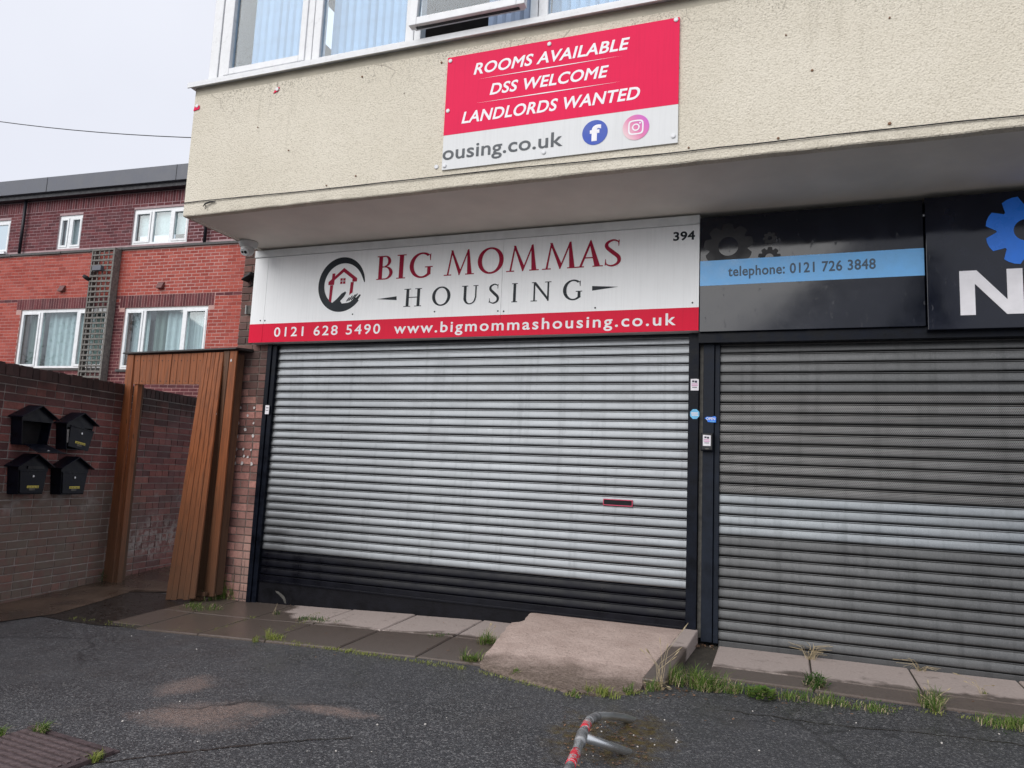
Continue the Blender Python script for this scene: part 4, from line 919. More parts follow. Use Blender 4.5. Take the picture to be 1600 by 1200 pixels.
for i in range(6):
    rr = random.Random(90+i); h = .108+rr.uniform(-.008, .008); b = MB(); j = lambda: rr.uniform(-.004, .004)
    b.hexa([(-.0325+j(), -.004, 0), (.0325+j(), -.004, 0), (.0325, .22, 0), (-.0325, .22, 0), (-.031+j(), -.002+abs(j()), h+j()), (.031+j(), abs(j()), h+j()), (.031, .21, h), (-.031, .21, h)])
    me = bpy.data.meshes.new('coping_brick'); me.from_pydata([tuple(v) for v in b.v], [], b.f); me.materials.append(M['brickw']); me.update(); CPM.append(me)
cj = MB(); s = S0; cnt = 0
while s < S1:
    if -1.6 < s < 1.6: put('coping_brick', random.choice(CPM), wpt(s, ZT_+.002, random.uniform(-.004, .01)), rz+random.uniform(-.03, .03), bw)
    else: cj.fbox(wpt, s-.032, s+.032, ZT_+.002, ZT_+.108, -.21, .002)
    s += .0745
stuff(mk('far_coping', cj, M['brickwi'], bw))

# ================================================================== MAILBOXES
def mailbox(s, zb, wt, label, state):
    H, D, tp = .265, .125, .030
    t = thing('mailbox', wpt(s, zb, .07), label, 'mailbox', 'black mailboxes on the boundary wall')
    w0, w1 = wt/2-tp, wt/2
    def bx_(u, v, o): return wpt(s+u, zb+v, o)
    ze = H; ap = .375; th = .006
    # body shell: back, sides, bottom and front frame with gable
    b = MB()
    b.hexa([bx_(-w0, 0, .012), bx_(w0, 0, .012), bx_(w0, 0, .006), bx_(-w0, 0, .006), bx_(-w1, ze, .012), bx_(w1, ze, .012), bx_(w1, ze, .006), bx_(-w1, ze, .006)])
    for sg_ in (-1, 1): b.hexa([bx_(sg_*w0, 0, D), bx_(sg_*(w0-th), 0, D), bx_(sg_*(w0-th), 0, .0125), bx_(sg_*w0, 0, .0125), bx_(sg_*w1, ze, D), bx_(sg_*(w1-th), ze, D), bx_(sg_*(w1-th), ze, .0125), bx_(sg_*w1, ze, .0125)])
    b.hexa([bx_(-w0+th, .0, D), bx_(w0-th, 0, D), bx_(w0-th, 0, .0125), bx_(-w0+th, 0, .0125), bx_(-w0+th, th, D), bx_(w0-th, th, D), bx_(w0-th, th, .0125), bx_(-w0+th, th, .0125)])
    mk('body', b, M['box'], t)
    mk('gable', MB().prism([bx_(-w1, ze-.045, D+.003), bx_(w1, ze-.045, D+.003), bx_(w1, ze, D+.003), bx_(0, ap-.012, D+.003), bx_(-w1, ze, D+.003)], WN*-.006), M['box'], t)
    b = MB(); ov = .035
    for sg_ in (-1, 1):
        e0 = (sg_*(w1+ov), ze-.018); e1 = (0, ap)
        b.hexa([bx_(e0[0], e0[1], D+.045), bx_(e1[0], e1[1]-.012, D+.045), bx_(e1[0], e1[1]-.012, .003), bx_(e0[0], e0[1], .003), bx_(e0[0], e0[1]+.012, D+.045), bx_(e1[0], e1[1], D+.045), bx_(e1[0], e1[1], .003), bx_(e0[0], e0[1]+.012, .003)])
    mk('roof', b, M['box'], t, bevel=.003)
    fh = ze-.05
    wa, wb = w0-.012, w0+tp*fh/ze-.012
    def door(fn):
        b = MB(); b.hexa([fn(-wa, .01, .006), fn(wa, .01, .006), fn(wa, .01, 0), fn(-wa, .01, 0), fn(-wb, fh, .006), fn(wb, fh, .006), fn(wb, fh, 0), fn(-wb, fh, 0)])
        b.hexa([fn(-wb-.004, fh-.006, .011), fn(wb+.004, fh-.006, .011), fn(wb+.004, fh-.006, .0065), fn(-wb-.004, fh-.006, .0065), fn(-wb-.004, fh+.006, .011), fn(wb+.004, fh+.006, .011), fn(wb+.004, fh+.006, .0065), fn(-wb-.004, fh+.006, .0065)])
        d = mk('door', b, M['box'], t, bevel=.002)
        lp = fn(.0, fh-.05, .006); nn = (fn(0, 0, 1)-fn(0, 0, 0))
        mk('lock', MB().lathe(lp, nn, [(0, .011), (.005, .011), (.006, .008), (.006, 0)], 12), M['steel'], d)
        if state != 'open':
            def strip(u0, u1, v0, v1, m_, q): mk(q, MB().hexa([fn(u0, v0, .0085), fn(u1, v0, .0085), fn(u1, v0, .0062), fn(u0, v0, .0062), fn(u0, v1, .0085), fn(u1, v1, .0085), fn(u1, v1, .0062), fn(u0, v1, .0062)]), m_, d)
            strip(-.055, .075, .058, .080, M['yellow'], 'name_label')
            rr = random.Random(int(s*1000)); u = -.048
            while u < .066:
                wd = rr.uniform(.006, .016); b2_ = MB(); b2_.face([fn(u, .063, .0092), fn(u+wd, .063, .0092), fn(u+wd*.8, .063+rr.uniform(.006, .012), .0092), fn(u+.002, .072, .0092)]); mk('label_writing', b2_, M['inkd'], d); u += wd+.007
            strip(-.03, .035, .036, .056, M['hinge'], 'name_slot')
    if state == 'open':
        a_ = R(112); hz = .012                   # flap let down
        door(lambda u, v, o: bx_(u, hz+v*math.cos(a_)+o*math.sin(a_)*1, D+.004+v*math.sin(a_)-o*math.cos(a_)))
        mk('inside', MB().hexa([bx_(-w0+.008, .008, .018), bx_(w0-.008, .008, .018), bx_(w0-.008, .008, .0135), bx_(-w0+.008, .008, .0135), bx_(-w1+.01, ze-.05, .018), bx_(w1-.01, ze-.05, .018), bx_(w1-.01, ze-.05, .0135), bx_(-w1+.01, ze-.05, .0135)]), M['dark'], t)
    elif state == 'crooked':
        a_ = R(-9); ca, sa = math.cos(a_), math.sin(a_)
        door(lambda u, v, o: bx_(.012+u*ca-(v-.1)*sa, .1+u*sa+(v-.1)*ca, D+.002+o))
        mk('junk_mail', MB().hexa([bx_(-wb+.01, .06, D-.02), bx_(-wb+.05, .07, D-.02), bx_(-wb+.05, .07, D-.023), bx_(-wb+.01, .06, D-.023), bx_(-wb, .19, D-.02), bx_(-wb+.045, .2, D-.02), bx_(-wb+.045, .2, D-.023), bx_(-wb, .19, D-.023)]), M['paintw'], t)
    else: door(lambda u, v, o: bx_(u, v, D+.002+o))
    if state == 'slot': mk('slot', MB().hexa([bx_(-.07, ze-.03, D+.012), bx_(.11, ze-.03, D+.012), bx_(.11, ze-.03, D+.0035), bx_(-.07, ze-.03, D+.0035), bx_(-.07, ze-.005, D+.012), bx_(.11, ze-.005, D+.012), bx_(.11, ze-.005, D+.0035), bx_(-.07, ze-.005, D+.0035)]), M['wire'], t)
mailbox(.030, .078, .345, 'open black mailbox with its flap hanging down', 'open')
mailbox(.545, .058, .345, 'black mailbox with crooked door and paper showing, right of the open one', 'crooked')
mailbox(.050, -.372, .330, 'closed black mailbox directly under the open one', 'slot')
mailbox(.545, -.382, .345, 'closed black mailbox under the one with the crooked door', 'plain')

# ================================================================== GATEWAY
gt = thing('wooden_gateway', gpt(.8, gz(-6, .1)), 'leaning orange brown boarded gateway between brick wall and shop pier', 'gateway')
def gfix(x, y, off=0.):                       # pixel -> gate coordinates at distance off in front of the gate plane
    p = onplane(x, y, GN, GN.dot(GA)+off); return GU.dot(p-GA), p.z
def pl(ta, tb, ba, bb, off_t, off_b, th=.018):   # board from its four corners (s, z), top left/right and bottom left/right
    q = []
    for (p, o) in ((ba, off_b), (bb, off_b), (ta, off_t), (tb, off_t)): q.append((gpt(p[0], p[1], o+th), gpt(p[0], p[1], o)))
    return MB().hexa([q[0][0], q[1][0], q[1][1], q[0][1], q[2][0], q[3][0], q[3][1], q[2][1]])
zg = gz(-6.8, .2)
a, c, a2, c2 = gfix(203, 555), gfix(213, 555), gfix(165, 905), gfix(180, 905)
mk('post', pl(a, c, (a2[0], zg-.03), (c2[0], zg-.03), 0, 0, .03), M['wood'], gt, bevel=.004)
a, c, a2, c2 = gfix(213.6, 600, -.02), gfix(219, 600, -.02), gfix(180.5, 905, -.02), gfix(187, 905, -.02)
mk('post', pl((a[0], .82), (c[0], .82), (a2[0]+.004, zg-.03), (c2[0], zg-.03), -.05, -.05, .055), M['wood'], gt, bevel=.003)
a, c, a2, c2 = gfix(216, 600, -.1), gfix(221, 600, -.1), gfix(184, 902, -.1), gfix(191, 902, -.1)
mk('post', pl((a[0], .82), (c[0]+.01, .82), (a2[0], zg-.03), (c2[0]+.01, zg-.03), -.13, -.13, .07), M['woodd'], gt, bevel=.003)
# header boards, upright tongue and groove, leaning with the frame
tx = [213.8, 222.8, 232.5, 242, 251.7, 261.7, 271.7, 281.3, 291.7, 301.3, 311.7, 321]
bxs = [210.5, 219.8, 229.3, 237.5, 247.8, 257.8, 266.8, 276.8, 286.8, 296.8, 306.8, 316.3]
for i in range(11):
    o = random.uniform(-.002, .003); g_ = .004
    a, c, a2, c2 = gfix(tx[i], 556-.035*(tx[i]-200)), gfix(tx[i+1], 556-.035*(tx[i+1]-200)), gfix(bxs[i], 601), gfix(bxs[i+1], 601)
    mk('plank', pl((a[0]+g_, a[1]), (c[0]-g_, c[1]), (a2[0]+g_, a2[1]+random.uniform(-.002, .002)), (c2[0]-g_, c2[1]), o, o), M['wood'], gt, bevel=.003)
for i in range(11):
    for dy in (8, 40):
        c_ = gfix((tx[i]+tx[i+1])/2-dy*.09, 556+dy); mk('nail', MB().lathe(gpt(c_[0], c_[1], .019), GN, [(0, .006), (.002, .006), (.0025, 0)], 8), M['wire'], gt)
L0, L1 = gfix(214, 590), gfix(345, 590)
mk('rail', pl((L0[0], .90), (L1[0], .86), (L0[0], .84), (L1[0], .80), -.05, -.05, .046), M['woodd'], gt); mk('rail', pl((L0[0], 1.11), (L1[0], 1.07), (L0[0], 1.05), (L1[0], 1.01), -.05, -.05, .046), M['woodd'], gt)
# side panel: long boards torn loose and kicked out at the foot
for i in range(5):
    o = .012+random.uniform(-.002, .004); g_ = .004; f0, f1 = i/5, (i+1)/5
    a, c = gfix(321+6.2*i, 551.5-.2*i, o), gfix(321+6.2*(i+1), 551.3-.2*i, o); yb = 936.5+random.uniform(-2.5, 1.5); a2, c2 = gfix(260.5+9.2*i, yb, .17), gfix(260.5+9.2*(i+1), yb, .17)
    mk('plank', pl((a[0]+g_, a[1]), (c[0]-g_, c[1]), (a2[0]+g_, a2[1]), (c2[0]-g_, c2[1]), o, .17+.004*(i % 2)), M['wood'], gt, bevel=.003)
for (t0_, t1_, b0_, b1_, oo, ob, yb, m_) in ((352, 361.5, 307, 320, .008, -.02, 934, 'woodd'), (362, 373, 320, 336, .006, .02, 932, 'wood')):  # first board coloured dark to stand in for the shaded gap beside the panel
    a, c, a2, c2 = gfix(t0_, 549, oo), gfix(t1_, 548.5, oo), gfix(b0_, yb, ob), gfix(b1_, yb, ob)
    mk('plank', pl((a[0]+.003, a[1]), (c[0]-.003, c[1]), (a2[0]+.003, a2[1]), (c2[0]-.003, c2[1]), oo, ob), M[m_], gt, bevel=.003)
a, c, a2, c2 = gfix(366, 549, -.03), gfix(374, 549, -.03), gfix(322, 934, -.02), gfix(338, 930, -.02)
mk('post', pl((a[0], a[1]-.03), (c[0], c[1]-.03), a2, c2, -.1, -.09, .08), M['woodd'], gt, bevel=.003)
mk('cleat', pl(gfix(302, 925, .08), gfix(322, 925, .08), gfix(301, 931, .08), gfix(321, 931, .08), .06, .06, .03), M['woodd'], gt); mk('cleat', pl(gfix(300, 932, .06), gfix(316, 932, .06), gfix(300, 938, .06), gfix(316, 938, .06), .04, .04, .04), M['woodd'], gt)
a, c = gfix(199.5, 551.5), gfix(376.5, 543.5)
b = MB(); b.hexa([gpt(a[0], a[1]-.02, .06), gpt(c[0], c[1]-.02, .06), gpt(c[0], c[1]-.02, -.16), gpt(a[0], a[1]-.02, -.16), gpt(a[0], a[1]-.002, .052), gpt(c[0], c[1]-.002, .052), gpt(c[0], c[1]+.012, -.16), gpt(a[0], a[1]+.012, -.16)])
mk('capping', b, M['cap'], gt, bevel=.003)
for (x, y, o) in ((337, 647, .072), (361, 563, .03)):
    c_ = gfix(x, y, o); mk('paint_dab', MB().prism([gpt(c_[0]+.011*math.cos(q), c_[1]+.015*math.sin(q), o) for q in [i*math.pi/4 for i in range(8)]], GN*-.003), M['paintw'], gt)

# ================================================================== RED APARTMENT BLOCK
ap = thing('apartment_building', bpt(-14, -1), 'red and plum brick apartment block with white windows behind the wall', 'building')
BL, BR_, zbase, zband, ztop = -24., -8., -1.3, 4.72, 6.10
W_ = {}
def wpx(a, c): return pB(*a)+pB(*c)
wins = []                                     # s0, s1, z0, z1, splits, curtain seed
wins.append((-16.56, -13.95, 1.985, 3.385, (.24, .66), 'low', 1)); wins.append((-13.48, -11.22, 1.955, 3.36, (.245, .715), 'low', 2))
wins.append((-15.80, -15.09, 4.86, 5.69, (.46,), 'up', 3)); wins.append((-13.585, -12.03, 4.85, 5.70, (.34, .68), 'up', 4)); wins.append((-18.6, -17.345, 4.85, 5.69, (.5,), 'dark', 5))
wins.append((-19.9, -17.9, 1.985, 3.385, (.25, .7), 'low', 6))
def inwin(s0, s1, z): 
    segs = [(s0, s1)]
    for (a, c, z0, z1) in [w_[:4] for w_ in wins]+lints:
        if z+.066 > z0-.012 and z < z1+.002:
            ns = []
            for (p, q) in segs:
                if q <= a or p >= c: ns.append((p, q))
                else:
                    if p < a-.02: ns.append((p, a-.004))
                    if q > c+.02: ns.append((c+.004, q))
            segs = ns
    return segs
FB = {k: [brick_mesh('far_brick', .215, .04, .065, M[m_], 200+i) for i in range(4)] for k, m_ in (('r', 'brickro'), ('d', 'brickdo'))}; n_single = 0
lints = []
for (a, c, z0, z1, _s, k, _q) in wins:
    if z1 < 4: lints.append((a-.15, c+.15, z1-.05, zbase+math.ceil((z1+.225-zbase)/.075)*.075-.01))
zs = zbase+math.floor((ztop-.24-zbase)/.075)*.075
red, plum = MB(), MB(); z = zbase; row = 0; rr = random.Random(11)
while z < ztop-.03:
    if not (zband-.005 < z+.065 and z < zband+.062):
        up = z > zband; off = -.06 if up else 0
        s = BL+(.1125 if row % 2 else 0)
        while s < BR_:
            for (a, c) in inwin(s, s+.215, z):
                mid = (a+c)/2
                if up and z > zs-.01: continue
                dk = up or z < 1.93 or (3.56 < z < 3.625) or (-13.95 < mid < -13.48 and z < 3.5)
                if c-a > .214 and n_single < 300 and -13.4 < mid < -10.75 and z > 1.7:   # the nearest, largest ones are single bricks
                    n_single += 1; put('brick', random.choice(FB['d' if dk else 'r']), bpt(mid, z, off+rr.uniform(.000, .003)), TH, ap)
                else: (plum if dk else red).fbox(bpt, a, c, z, z+.065, off-.04, off+rr.uniform(.000, .003))
            s += .225
    z += .075; row += 1
for (a, c, z0, z1, _s, k, _q) in wins:
    if z1 < 4:
        s = a-.146; zt_ = [l_[3] for l_ in lints if abs(l_[0]-a+.15) < 1e-6][0]
        while s < c+.14: plum.fbox(bpt, s, s+.065, z1+.004, zt_, -.04, rr.uniform(0, .002)); s += .075
s = BL
while s < BR_: plum.fbox(bpt, s, s+.065, zs, ztop-.01, -.1, -.0605+rr.uniform(0, .002)); s += .075
stuff(mk('red_brickwork', red, M['brickr'], ap)); stuff(mk('plum_brickwork', plum, M['brickd'], ap))
# mortar backing, cut round the windows
def backing(z0, z1, off, mat):
    edges = sorted({BL, BR_} | {e for w_ in wins if w_[2] < z1 and w_[3] > z0 for e in (w_[0], w_[1])}); b = MB()
    for a, c in zip(edges, edges[1:]):
        m_ = (a+c)/2; cut = [w_ for w_ in wins if w_[0] < m_ < w_[1] and w_[2] < z1 and w_[3] > z0]
        if not cut: b.fbox(bpt, a, c, z0, z1, off-.25, off)
        else: b.fbox(bpt, a, c, z0, cut[0][2], off-.25, off); b.fbox(bpt, a, c, cut[0][3], z1, off-.25, off)
    mk('mortar_wall', b, mat, ap)
backing(zbase, zband, -.0015, M['mortarr']); backing(zband+.001, ztop, -.0615, M['mortard'])
b = MB(); s = BL; rr = random.Random(4)
while s < BR_: 
    l = rr.uniform(.55, .95); b2_ = MB(); dz = rr.uniform(-.008, .008); b2_.fbox(bpt, s+.004, s+l, zband-.002+dz, zband+.05+dz, -.1, .05+rr.uniform(-.01, .01)); mk('ledge_stone', b2_, M['ledge'], ap); s += l
mk('roof_edge', MB().fbox(bpt, BL, BR_, 6.20, 6.56, -1.2, .22), M['slate'], ap); mk('gutter', MB().fbox(bpt, BL, BR_, 6.10, 6.198, -.3, .14), M['gutter'], ap)
for s in (-19.6, -16.0, -12.25): mk('roof_joint', MB().fbox(bpt, s, s+.012, 6.2, 6.56, .2205, .226), M['gutter'], ap)
mk('side_wall', MB().fbox(bpt, BL, BR_, zbase, 6.1, -4, -3.9), M['room'], ap)
for (a, c, z0, z1, sp_, kind, sd_) in wins:
    off = -.06 if z0 > 4 else 0.; yo = off-.03; fw = .055
    b = MB(); ws = [0]+list(sp_)+[1]
    b.fbox(bpt, a, c, z0, z0+fw, yo-.06, yo); b.fbox(bpt, a, c, z1-fw-.02, z1, yo-.06, yo); b.fbox(bpt, a, a+fw, z0+fw, z1-fw-.02, yo-.06, yo); b.fbox(bpt, c-fw, c, z0+fw, z1-fw-.02, yo-.06, yo)
    for t in sp_: m_ = a+(c-a)*t; b.fbox(bpt, m_-fw*.6, m_+fw*.6, z0+fw, z1-fw-.02, yo-.06, yo)
    for i in range(len(ws)-1):
        if i == 1 and len(ws) == 4: continue
        x0, x1 = a+(c-a)*ws[i]+fw*.75, a+(c-a)*ws[i+1]-fw*.75; q0, q1 = z0+fw-.005, z1-fw-.015; f2 = .045
        for r_ in ((x0, x1, q0, q0+f2), (x0, x1, q1-f2, q1), (x0, x0+f2, q0+f2, q1-f2), (x1-f2, x1, q0+f2, q1-f2)): b.fbox(bpt, *r_, yo-.03, yo+.014)
    wo = mk('window', b, M['upvc2'], ap)
    for i in range(len(ws)-1): mk('pane', MB().fbox(bpt, a+(c-a)*ws[i]+.03, a+(c-a)*ws[i+1]-.03, z0+.04, z1-.06, yo-.035, yo-.031), M['glass2'], wo)
    mk('window_room', MB().fbox(bpt, a+.01, c-.01, z0, z1, -1.4, -1.38), M['dark' if kind == 'dark' else 'room'], wo)
    if kind != 'up': mk('sill', MB().fbox(bpt, a-.04, c+.04, z0-.055, z0-.003, -.05, .045), M['ledge'] if kind == 'low' else M['upvc2'], wo)
    rr = random.Random(sd_)
    def drape(u0, u1, mat, o_):
        bb = MB(); n_ = 60; pv = None
        for i in range(n_+1):
            u = u0+(u1-u0)*i/n_; o2 = o_+.022*math.sin(u*34+sd_)+.012*math.sin(u*71+1)
            cur = (bpt(u, z0+.02, o2), bpt(u, z1-.03, o2*1.0))
            if pv: bb.face([pv[0], cur[0], cur[1], pv[1]])
            pv = cur
        mk('curtain', bb, mat, wo, True)
    wd_ = c-a
    if kind == 'low':
        drape(a+.05, a+wd_*(.2 if sd_ == 1 else .24), M['curtain2' if sd_ == 1 else 'curtain'], -.24); drape(a+wd_*(.26 if sd_ == 1 else .45), a+wd_*(.66 if sd_ == 1 else .97), M['curtain'], -.22); drape(a+wd_*(.70 if sd_ == 1 else .28), a+wd_*(.97 if sd_ == 1 else .46), M['curtain2'], -.26)
    elif kind == 'up': mk('roller_blind', MB().fbox(bpt, a+.04, c-.04, z0+(.25 if sd_ == 4 else .05), z1-.04, -.22, -.215), M['curtain'], wo)
for (x, y) in ((98.5, 452), (252.5, 447)):
    s_, z_ = pB(x, y); v_ = MB(); v_.hexa([bpt(s_-.08, z_-.06, .10), bpt(s_+.08, z_-.06, .10), bpt(s_+.08, z_-.06, .008), bpt(s_-.08, z_-.06, .008), bpt(s_-.075, z_+.075, .03), bpt(s_+.075, z_+.075, .03), bpt(s_+.075, z_+.09, .008), bpt(s_-.075, z_+.09, .008)]); mk('vent_cowl', v_, M['vent'], ap)
for (x, y) in ((40, 330), (321, 372)):
    s_, z_ = pB(x, y); mk('downpipe', MB().tube([bpt(s_, 6.12, .02), bpt(s_, 4.78, .02)], .035, 8), M['gutter'], ap, True)
# trellis column on its face
tr = thing('trellis', bpt(-14.02, 1.6, .2), 'tall narrow weathered wooden trellis fixed to the red brick apartment block', 'trellis')
t0, t1, zt0, zt1 = -14.37, -13.78, 1.45, 4.70
for i in range(5): s_ = t0+.02+(t1-t0-.06)*i/4; mk('slat', MB().fbox(bpt, s_, s_+.028, zt0, zt1, .155, .17), M['trel'], tr)
z = zt0+.05; rr = random.Random(2)
while z < zt1: mk('slat', MB().hexa([bpt(t0-.03, z, .188), bpt(t1, z+rr.uniform(-.015, .02), .188), bpt(t1, z, .172), bpt(t0-.03, z, .172), bpt(t0-.03, z+.038, .188), bpt(t1, z+.038, .188), bpt(t1, z+.038, .172), bpt(t0-.03, z+.038, .172)]), M['trel'], tr); z += .122
mk('side_board', MB().fbox(bpt, t1+.003, t1+.04, zt0, zt1+.02, .012, .20), M['trel'], tr); mk('side_board', MB().fbox(bpt, t0-.07, t0-.035, zt0, zt1, .012, .16), M['trel'], tr)
fx = pB(167, 424); fl = thing('floodlight', bpt(fx[0], fx[1], .22), 'small dark floodlight on the trellis of the apartment block', 'floodlight')
mk('lamp_head', MB().fbox(bpt, fx[0]-.13, fx[0]+.12, fx[1]-.055, fx[1]+.06, .195, .29), M['slate'], fl, bevel=.006); mk('bracket', MB().tube([bpt(fx[0]-.2, fx[1]-.13, .2), bpt(fx[0]-.15, fx[1]-.03, .24), bpt(fx[0], fx[1], .24)], .014, 6), M['wire'], fl)
s_, z_ = pB(148, 438); sc = thing('security_camera', bpt(s_, z_, .2), 'small black camera on the outer side of the trellis', 'camera')
mk('housing', MB().tube([bpt(s_-.05, z_+.04, .28), bpt(s_-.01, z_, .22), bpt(s_+.03, z_-.04, .14)], [.035, .05, .04], 10), M['wire'], sc, True)
# telephone wire
pa, pb_ = onplane(0, 190, -BN, 2.), onplane(330, 216, -BN, 2.); dv = pb_-pa
ow = tag(mk('overhead_wire', MB().tube([pa+dv*t+Vector((0, 0, -.25*math.sin(math.pi*(t+.8)/2.6))) + Vector((0, 0, .205)) for t in [-.8+i*.13 for i in range(21)]], .0065, 5), M['wire']), 'single black telephone wire crossing the sky to the overhang', 'wire')

# ================================================================== BENT BARRIER, DRAIN COVER
pth = [(992, 1127, -.02), (975, 1122, .03), (955, 1119.5, .07), (936, 1119.5, .105), (923, 1124, .125), (916, 1134, .135), (910, 1148, .14), (903, 1168, .145), (893, 1192, .15), (880, 1222, .155), (862, 1262, .15), (845, 1300, .08), (838, 1325, -.02)]
P3 = [pG(x, y, h) for x, y, h in pth]
def smooth_path(P_, k=6):
    Q = [P_[0]]+P_+[P_[-1]]; o = []
    for i in range(1, len(Q)-2):
        for j in range(k):
            t = j/k; o.append(.5*((2*Q[i])+(Q[i+1]-Q[i-1])*t+(2*Q[i-1]-5*Q[i]+4*Q[i+1]-Q[i+2])*t*t+(-Q[i-1]+3*Q[i]-3*Q[i+1]+Q[i+2])*t**3))
    return o+[P_[-1]]
SPp = smooth_path(P3); rb_ = .0205
ba = thing('bent_barrier', pG(930, 1160), 'bent galvanised tube barrier with red bands lying over the tarmac', 'barrier')
mk('tube', MB().tube(SPp, rb_, 16), M['tube'], ba, True)
def band(i0, i1, mat, name, extra=.0015):
    mk(name, MB().tube(SPp[i0:i1+1], rb_+extra, 16), mat, ba, True)
band(19, 26, M['dktube'], 'worn_band', .0010); band(28, 33, M['redt'], 'red_band'); band(35, 40, M['dktube'], 'sleeve', .006); band(44, 49, M['redt'], 'red_band'); band(50, 52, M['dktube'], 'worn_band')
j0 = SPp[37]; j1 = pG(979, 1175, .005); mk('cross_tube', MB().tube([j0, j0.lerp(j1, .5), j1+(j1-j0)*.06], [rb_*.98]*3, 16), M['tube'], ba, True)
c0, c1, c2, c3 = pG(40, 1142), pG(165, 1180), pG(-60, 1192), pG(75, 1240)
ux = (c1-c0); ln = ux.length; ux.normalize(); vy = Vector((0, 0, 1)).cross(ux).normalized()*-1
dc = thing('drain_cover', c0, 'ribbed rusty brown drain cover let into the tarmac', 'drain cover')
Wd, Dp = ln, .62
def dpt(u, v, h=0): p = c0+ux*u+vy*v; return Vector((p.x, p.y, gz(p.x, p.y)+h))
def dbox(u0, u1, v0, v1, h0, h1): return MB().hexa([dpt(u0, v0, h0), dpt(u1, v0, h0), dpt(u1, v1, h0), dpt(u0, v1, h0), dpt(u0, v0, h1), dpt(u1, v0, h1), dpt(u1, v1, h1), dpt(u0, v1, h1)])
mk('plate', dbox(0, Wd, 0, Dp, -.01, .012), M['iron'], dc)
k = 15
for i in range(k): v = .03+(Dp-.06)*i/(k-1); mk('rib', dbox(.02, Wd-.03, v-.010, v+.010, .0122, .018), M['ironr'], dc)
mk('frame', dbox(Wd+.004, Wd+.03, -.02, Dp, -.02, .02), M['iron'], dc); mk('frame', dbox(-.03, Wd+.03, -.05, -.022, -.02, .008), M['iron'], dc)

# ================================================================== PLANTS
def blades(b, c, n, spread, h, wv, lean, rr, sx=1., sy=1.):
    for _ in range(n):
        a = rr.uniform(0, 6.283); r = spread*math.sqrt(rr.random()); x, y = c[0]+r*math.cos(a)*sx, c[1]+r*math.sin(a)*sy; z_ = gz(x, y)+c[2]
        hh = h*rr.uniform(.45, 1.1); da = rr.uniform(0, 6.283); le = hh*lean*rr.uniform(.3, 1.2); d = Vector((math.cos(da)*le, math.sin(da)*le, 0)); s_ = Vector((-math.sin(da+.6), math.cos(da+.6), 0))*wv
        p0 = Vector((x, y, z_-.005)); p1 = p0+d*.35+Vector((0, 0, hh*.6)); p2 = p0+d+Vector((0, 0, hh*(1-.25*lean)))
        b0 = len(b.v); b.v += [p0-s_, p0+s_, p1+s_*.8, p1-s_*.8, p2]; b.f += [(b0, b0+1, b0+2, b0+3), (b0+3, b0+2, b0+4)]; b.m += [0, 0]
def tuft(name, px, n, spread, h, mat, label, cat='grass', wv=.0022, lean=.7, lift=.012, sx=1., sy=1., extra=None, group=None):
    p = pG(*px); rr = random.Random(int(px[0]*7+px[1])); t = thing(name, p, label, cat, group); b, b2_ = MB(), MB(); k = max(2, min(14, int(n/26)))
    for i in range(k):                         # uneven clumps of different height, some of it dead
        a = rr.uniform(0, 6.283); q = spread*math.sqrt(rr.random())*(.0 if i == 0 else 1); hh = h*rr.uniform(.7, 1.7); c_ = (p.x+q*math.cos(a)*sx, p.y+q*math.sin(a)*sy, lift-.004)
        blades(b, c_, int(n/k*.62), spread*.34, hh, wv, lean*rr.uniform(.6, 1.2), rr, 1, .8); blades(b2_, c_, max(2, int(n/k*.26)), spread*.45, hh*.8, wv*.8, lean*1.6, rr, 1, .8)
    mk('blades', b, M[mat], t); mk('dry_blades', b2_, M['straw' if mat != 'g2' else 'g1'], t)
    leaves(t, p, rr, max(8, int(n/7)), spread*.9*min(1.2, sx), h*.35, 'g3', .007, 'small_leaves')
    if extra: extra(t, p, rr)
    return t
def leaves(t, p, rr, n=40, r=.06, h=.05, mat='g3', sz=.012, nm='leaves'):
    b = MB()
    for _ in range(n):
        a = rr.uniform(0, 6.283); q = r*math.sqrt(rr.random()); c_ = Vector((p.x+q*math.cos(a), p.y+q*math.sin(a), 0)); c_.z = gz(c_.x, c_.y)+.012+h*rr.random()*(1-q/r*.6)
        u = Vector((math.cos(a), math.sin(a), rr.uniform(-.1, .7))).normalized(); v = u.cross(Vector((rr.uniform(-.3, .3), rr.uniform(-.3, .3), 1))).normalized(); s_ = sz*rr.uniform(.6, 1.4)
        b.face([c_-u*s_, c_+v*s_*.55, c_+u*s_*1.1, c_-v*s_*.55])
    mk(nm, b, M[mat], t)
def stalks(t, p, rr, n=7, h=.22, lean=.5, mat='straw', seed=True, r=.03):
    b = MB()
    for _ in range(n):
        a = rr.uniform(0, 6.283); d = Vector((math.cos(a), math.sin(a), 0)); hh = h*rr.uniform(.5, 1.1); p0 = p+Vector((rr.uniform(-r, r), rr.uniform(-r, r), 0)); p0.z = gz(p0.x, p0.y)
        p1 = p0+d*hh*lean*.3+Vector((0, 0, hh*.6)); p2 = p0+d*hh*lean+Vector((0, 0, hh*(1-.3*lean))); b.tube([p0, p1, p2], [.0016, .0014, .001], 4)
        if seed: b.tube([p2, p2+(p2-p1)*.25, p2+(p2-p1)*.5], [.001, .004, .001], 5)
    mk('stalks', b, M[mat], t)
tuft('grass_tuft', (345, 938), 420, .15, .20, 'g1', 'lush green grass tuft at the foot of the brick pier', lean=.8, extra=lambda t, p, r: stalks(t, p, r, 8, .2, .6))
tuft('grass_tuft', (308, 953), 320, .18, .06, 'g1', 'low creeping green grass below the leaning gateway boards', lean=1., sx=1.3, sy=.5)
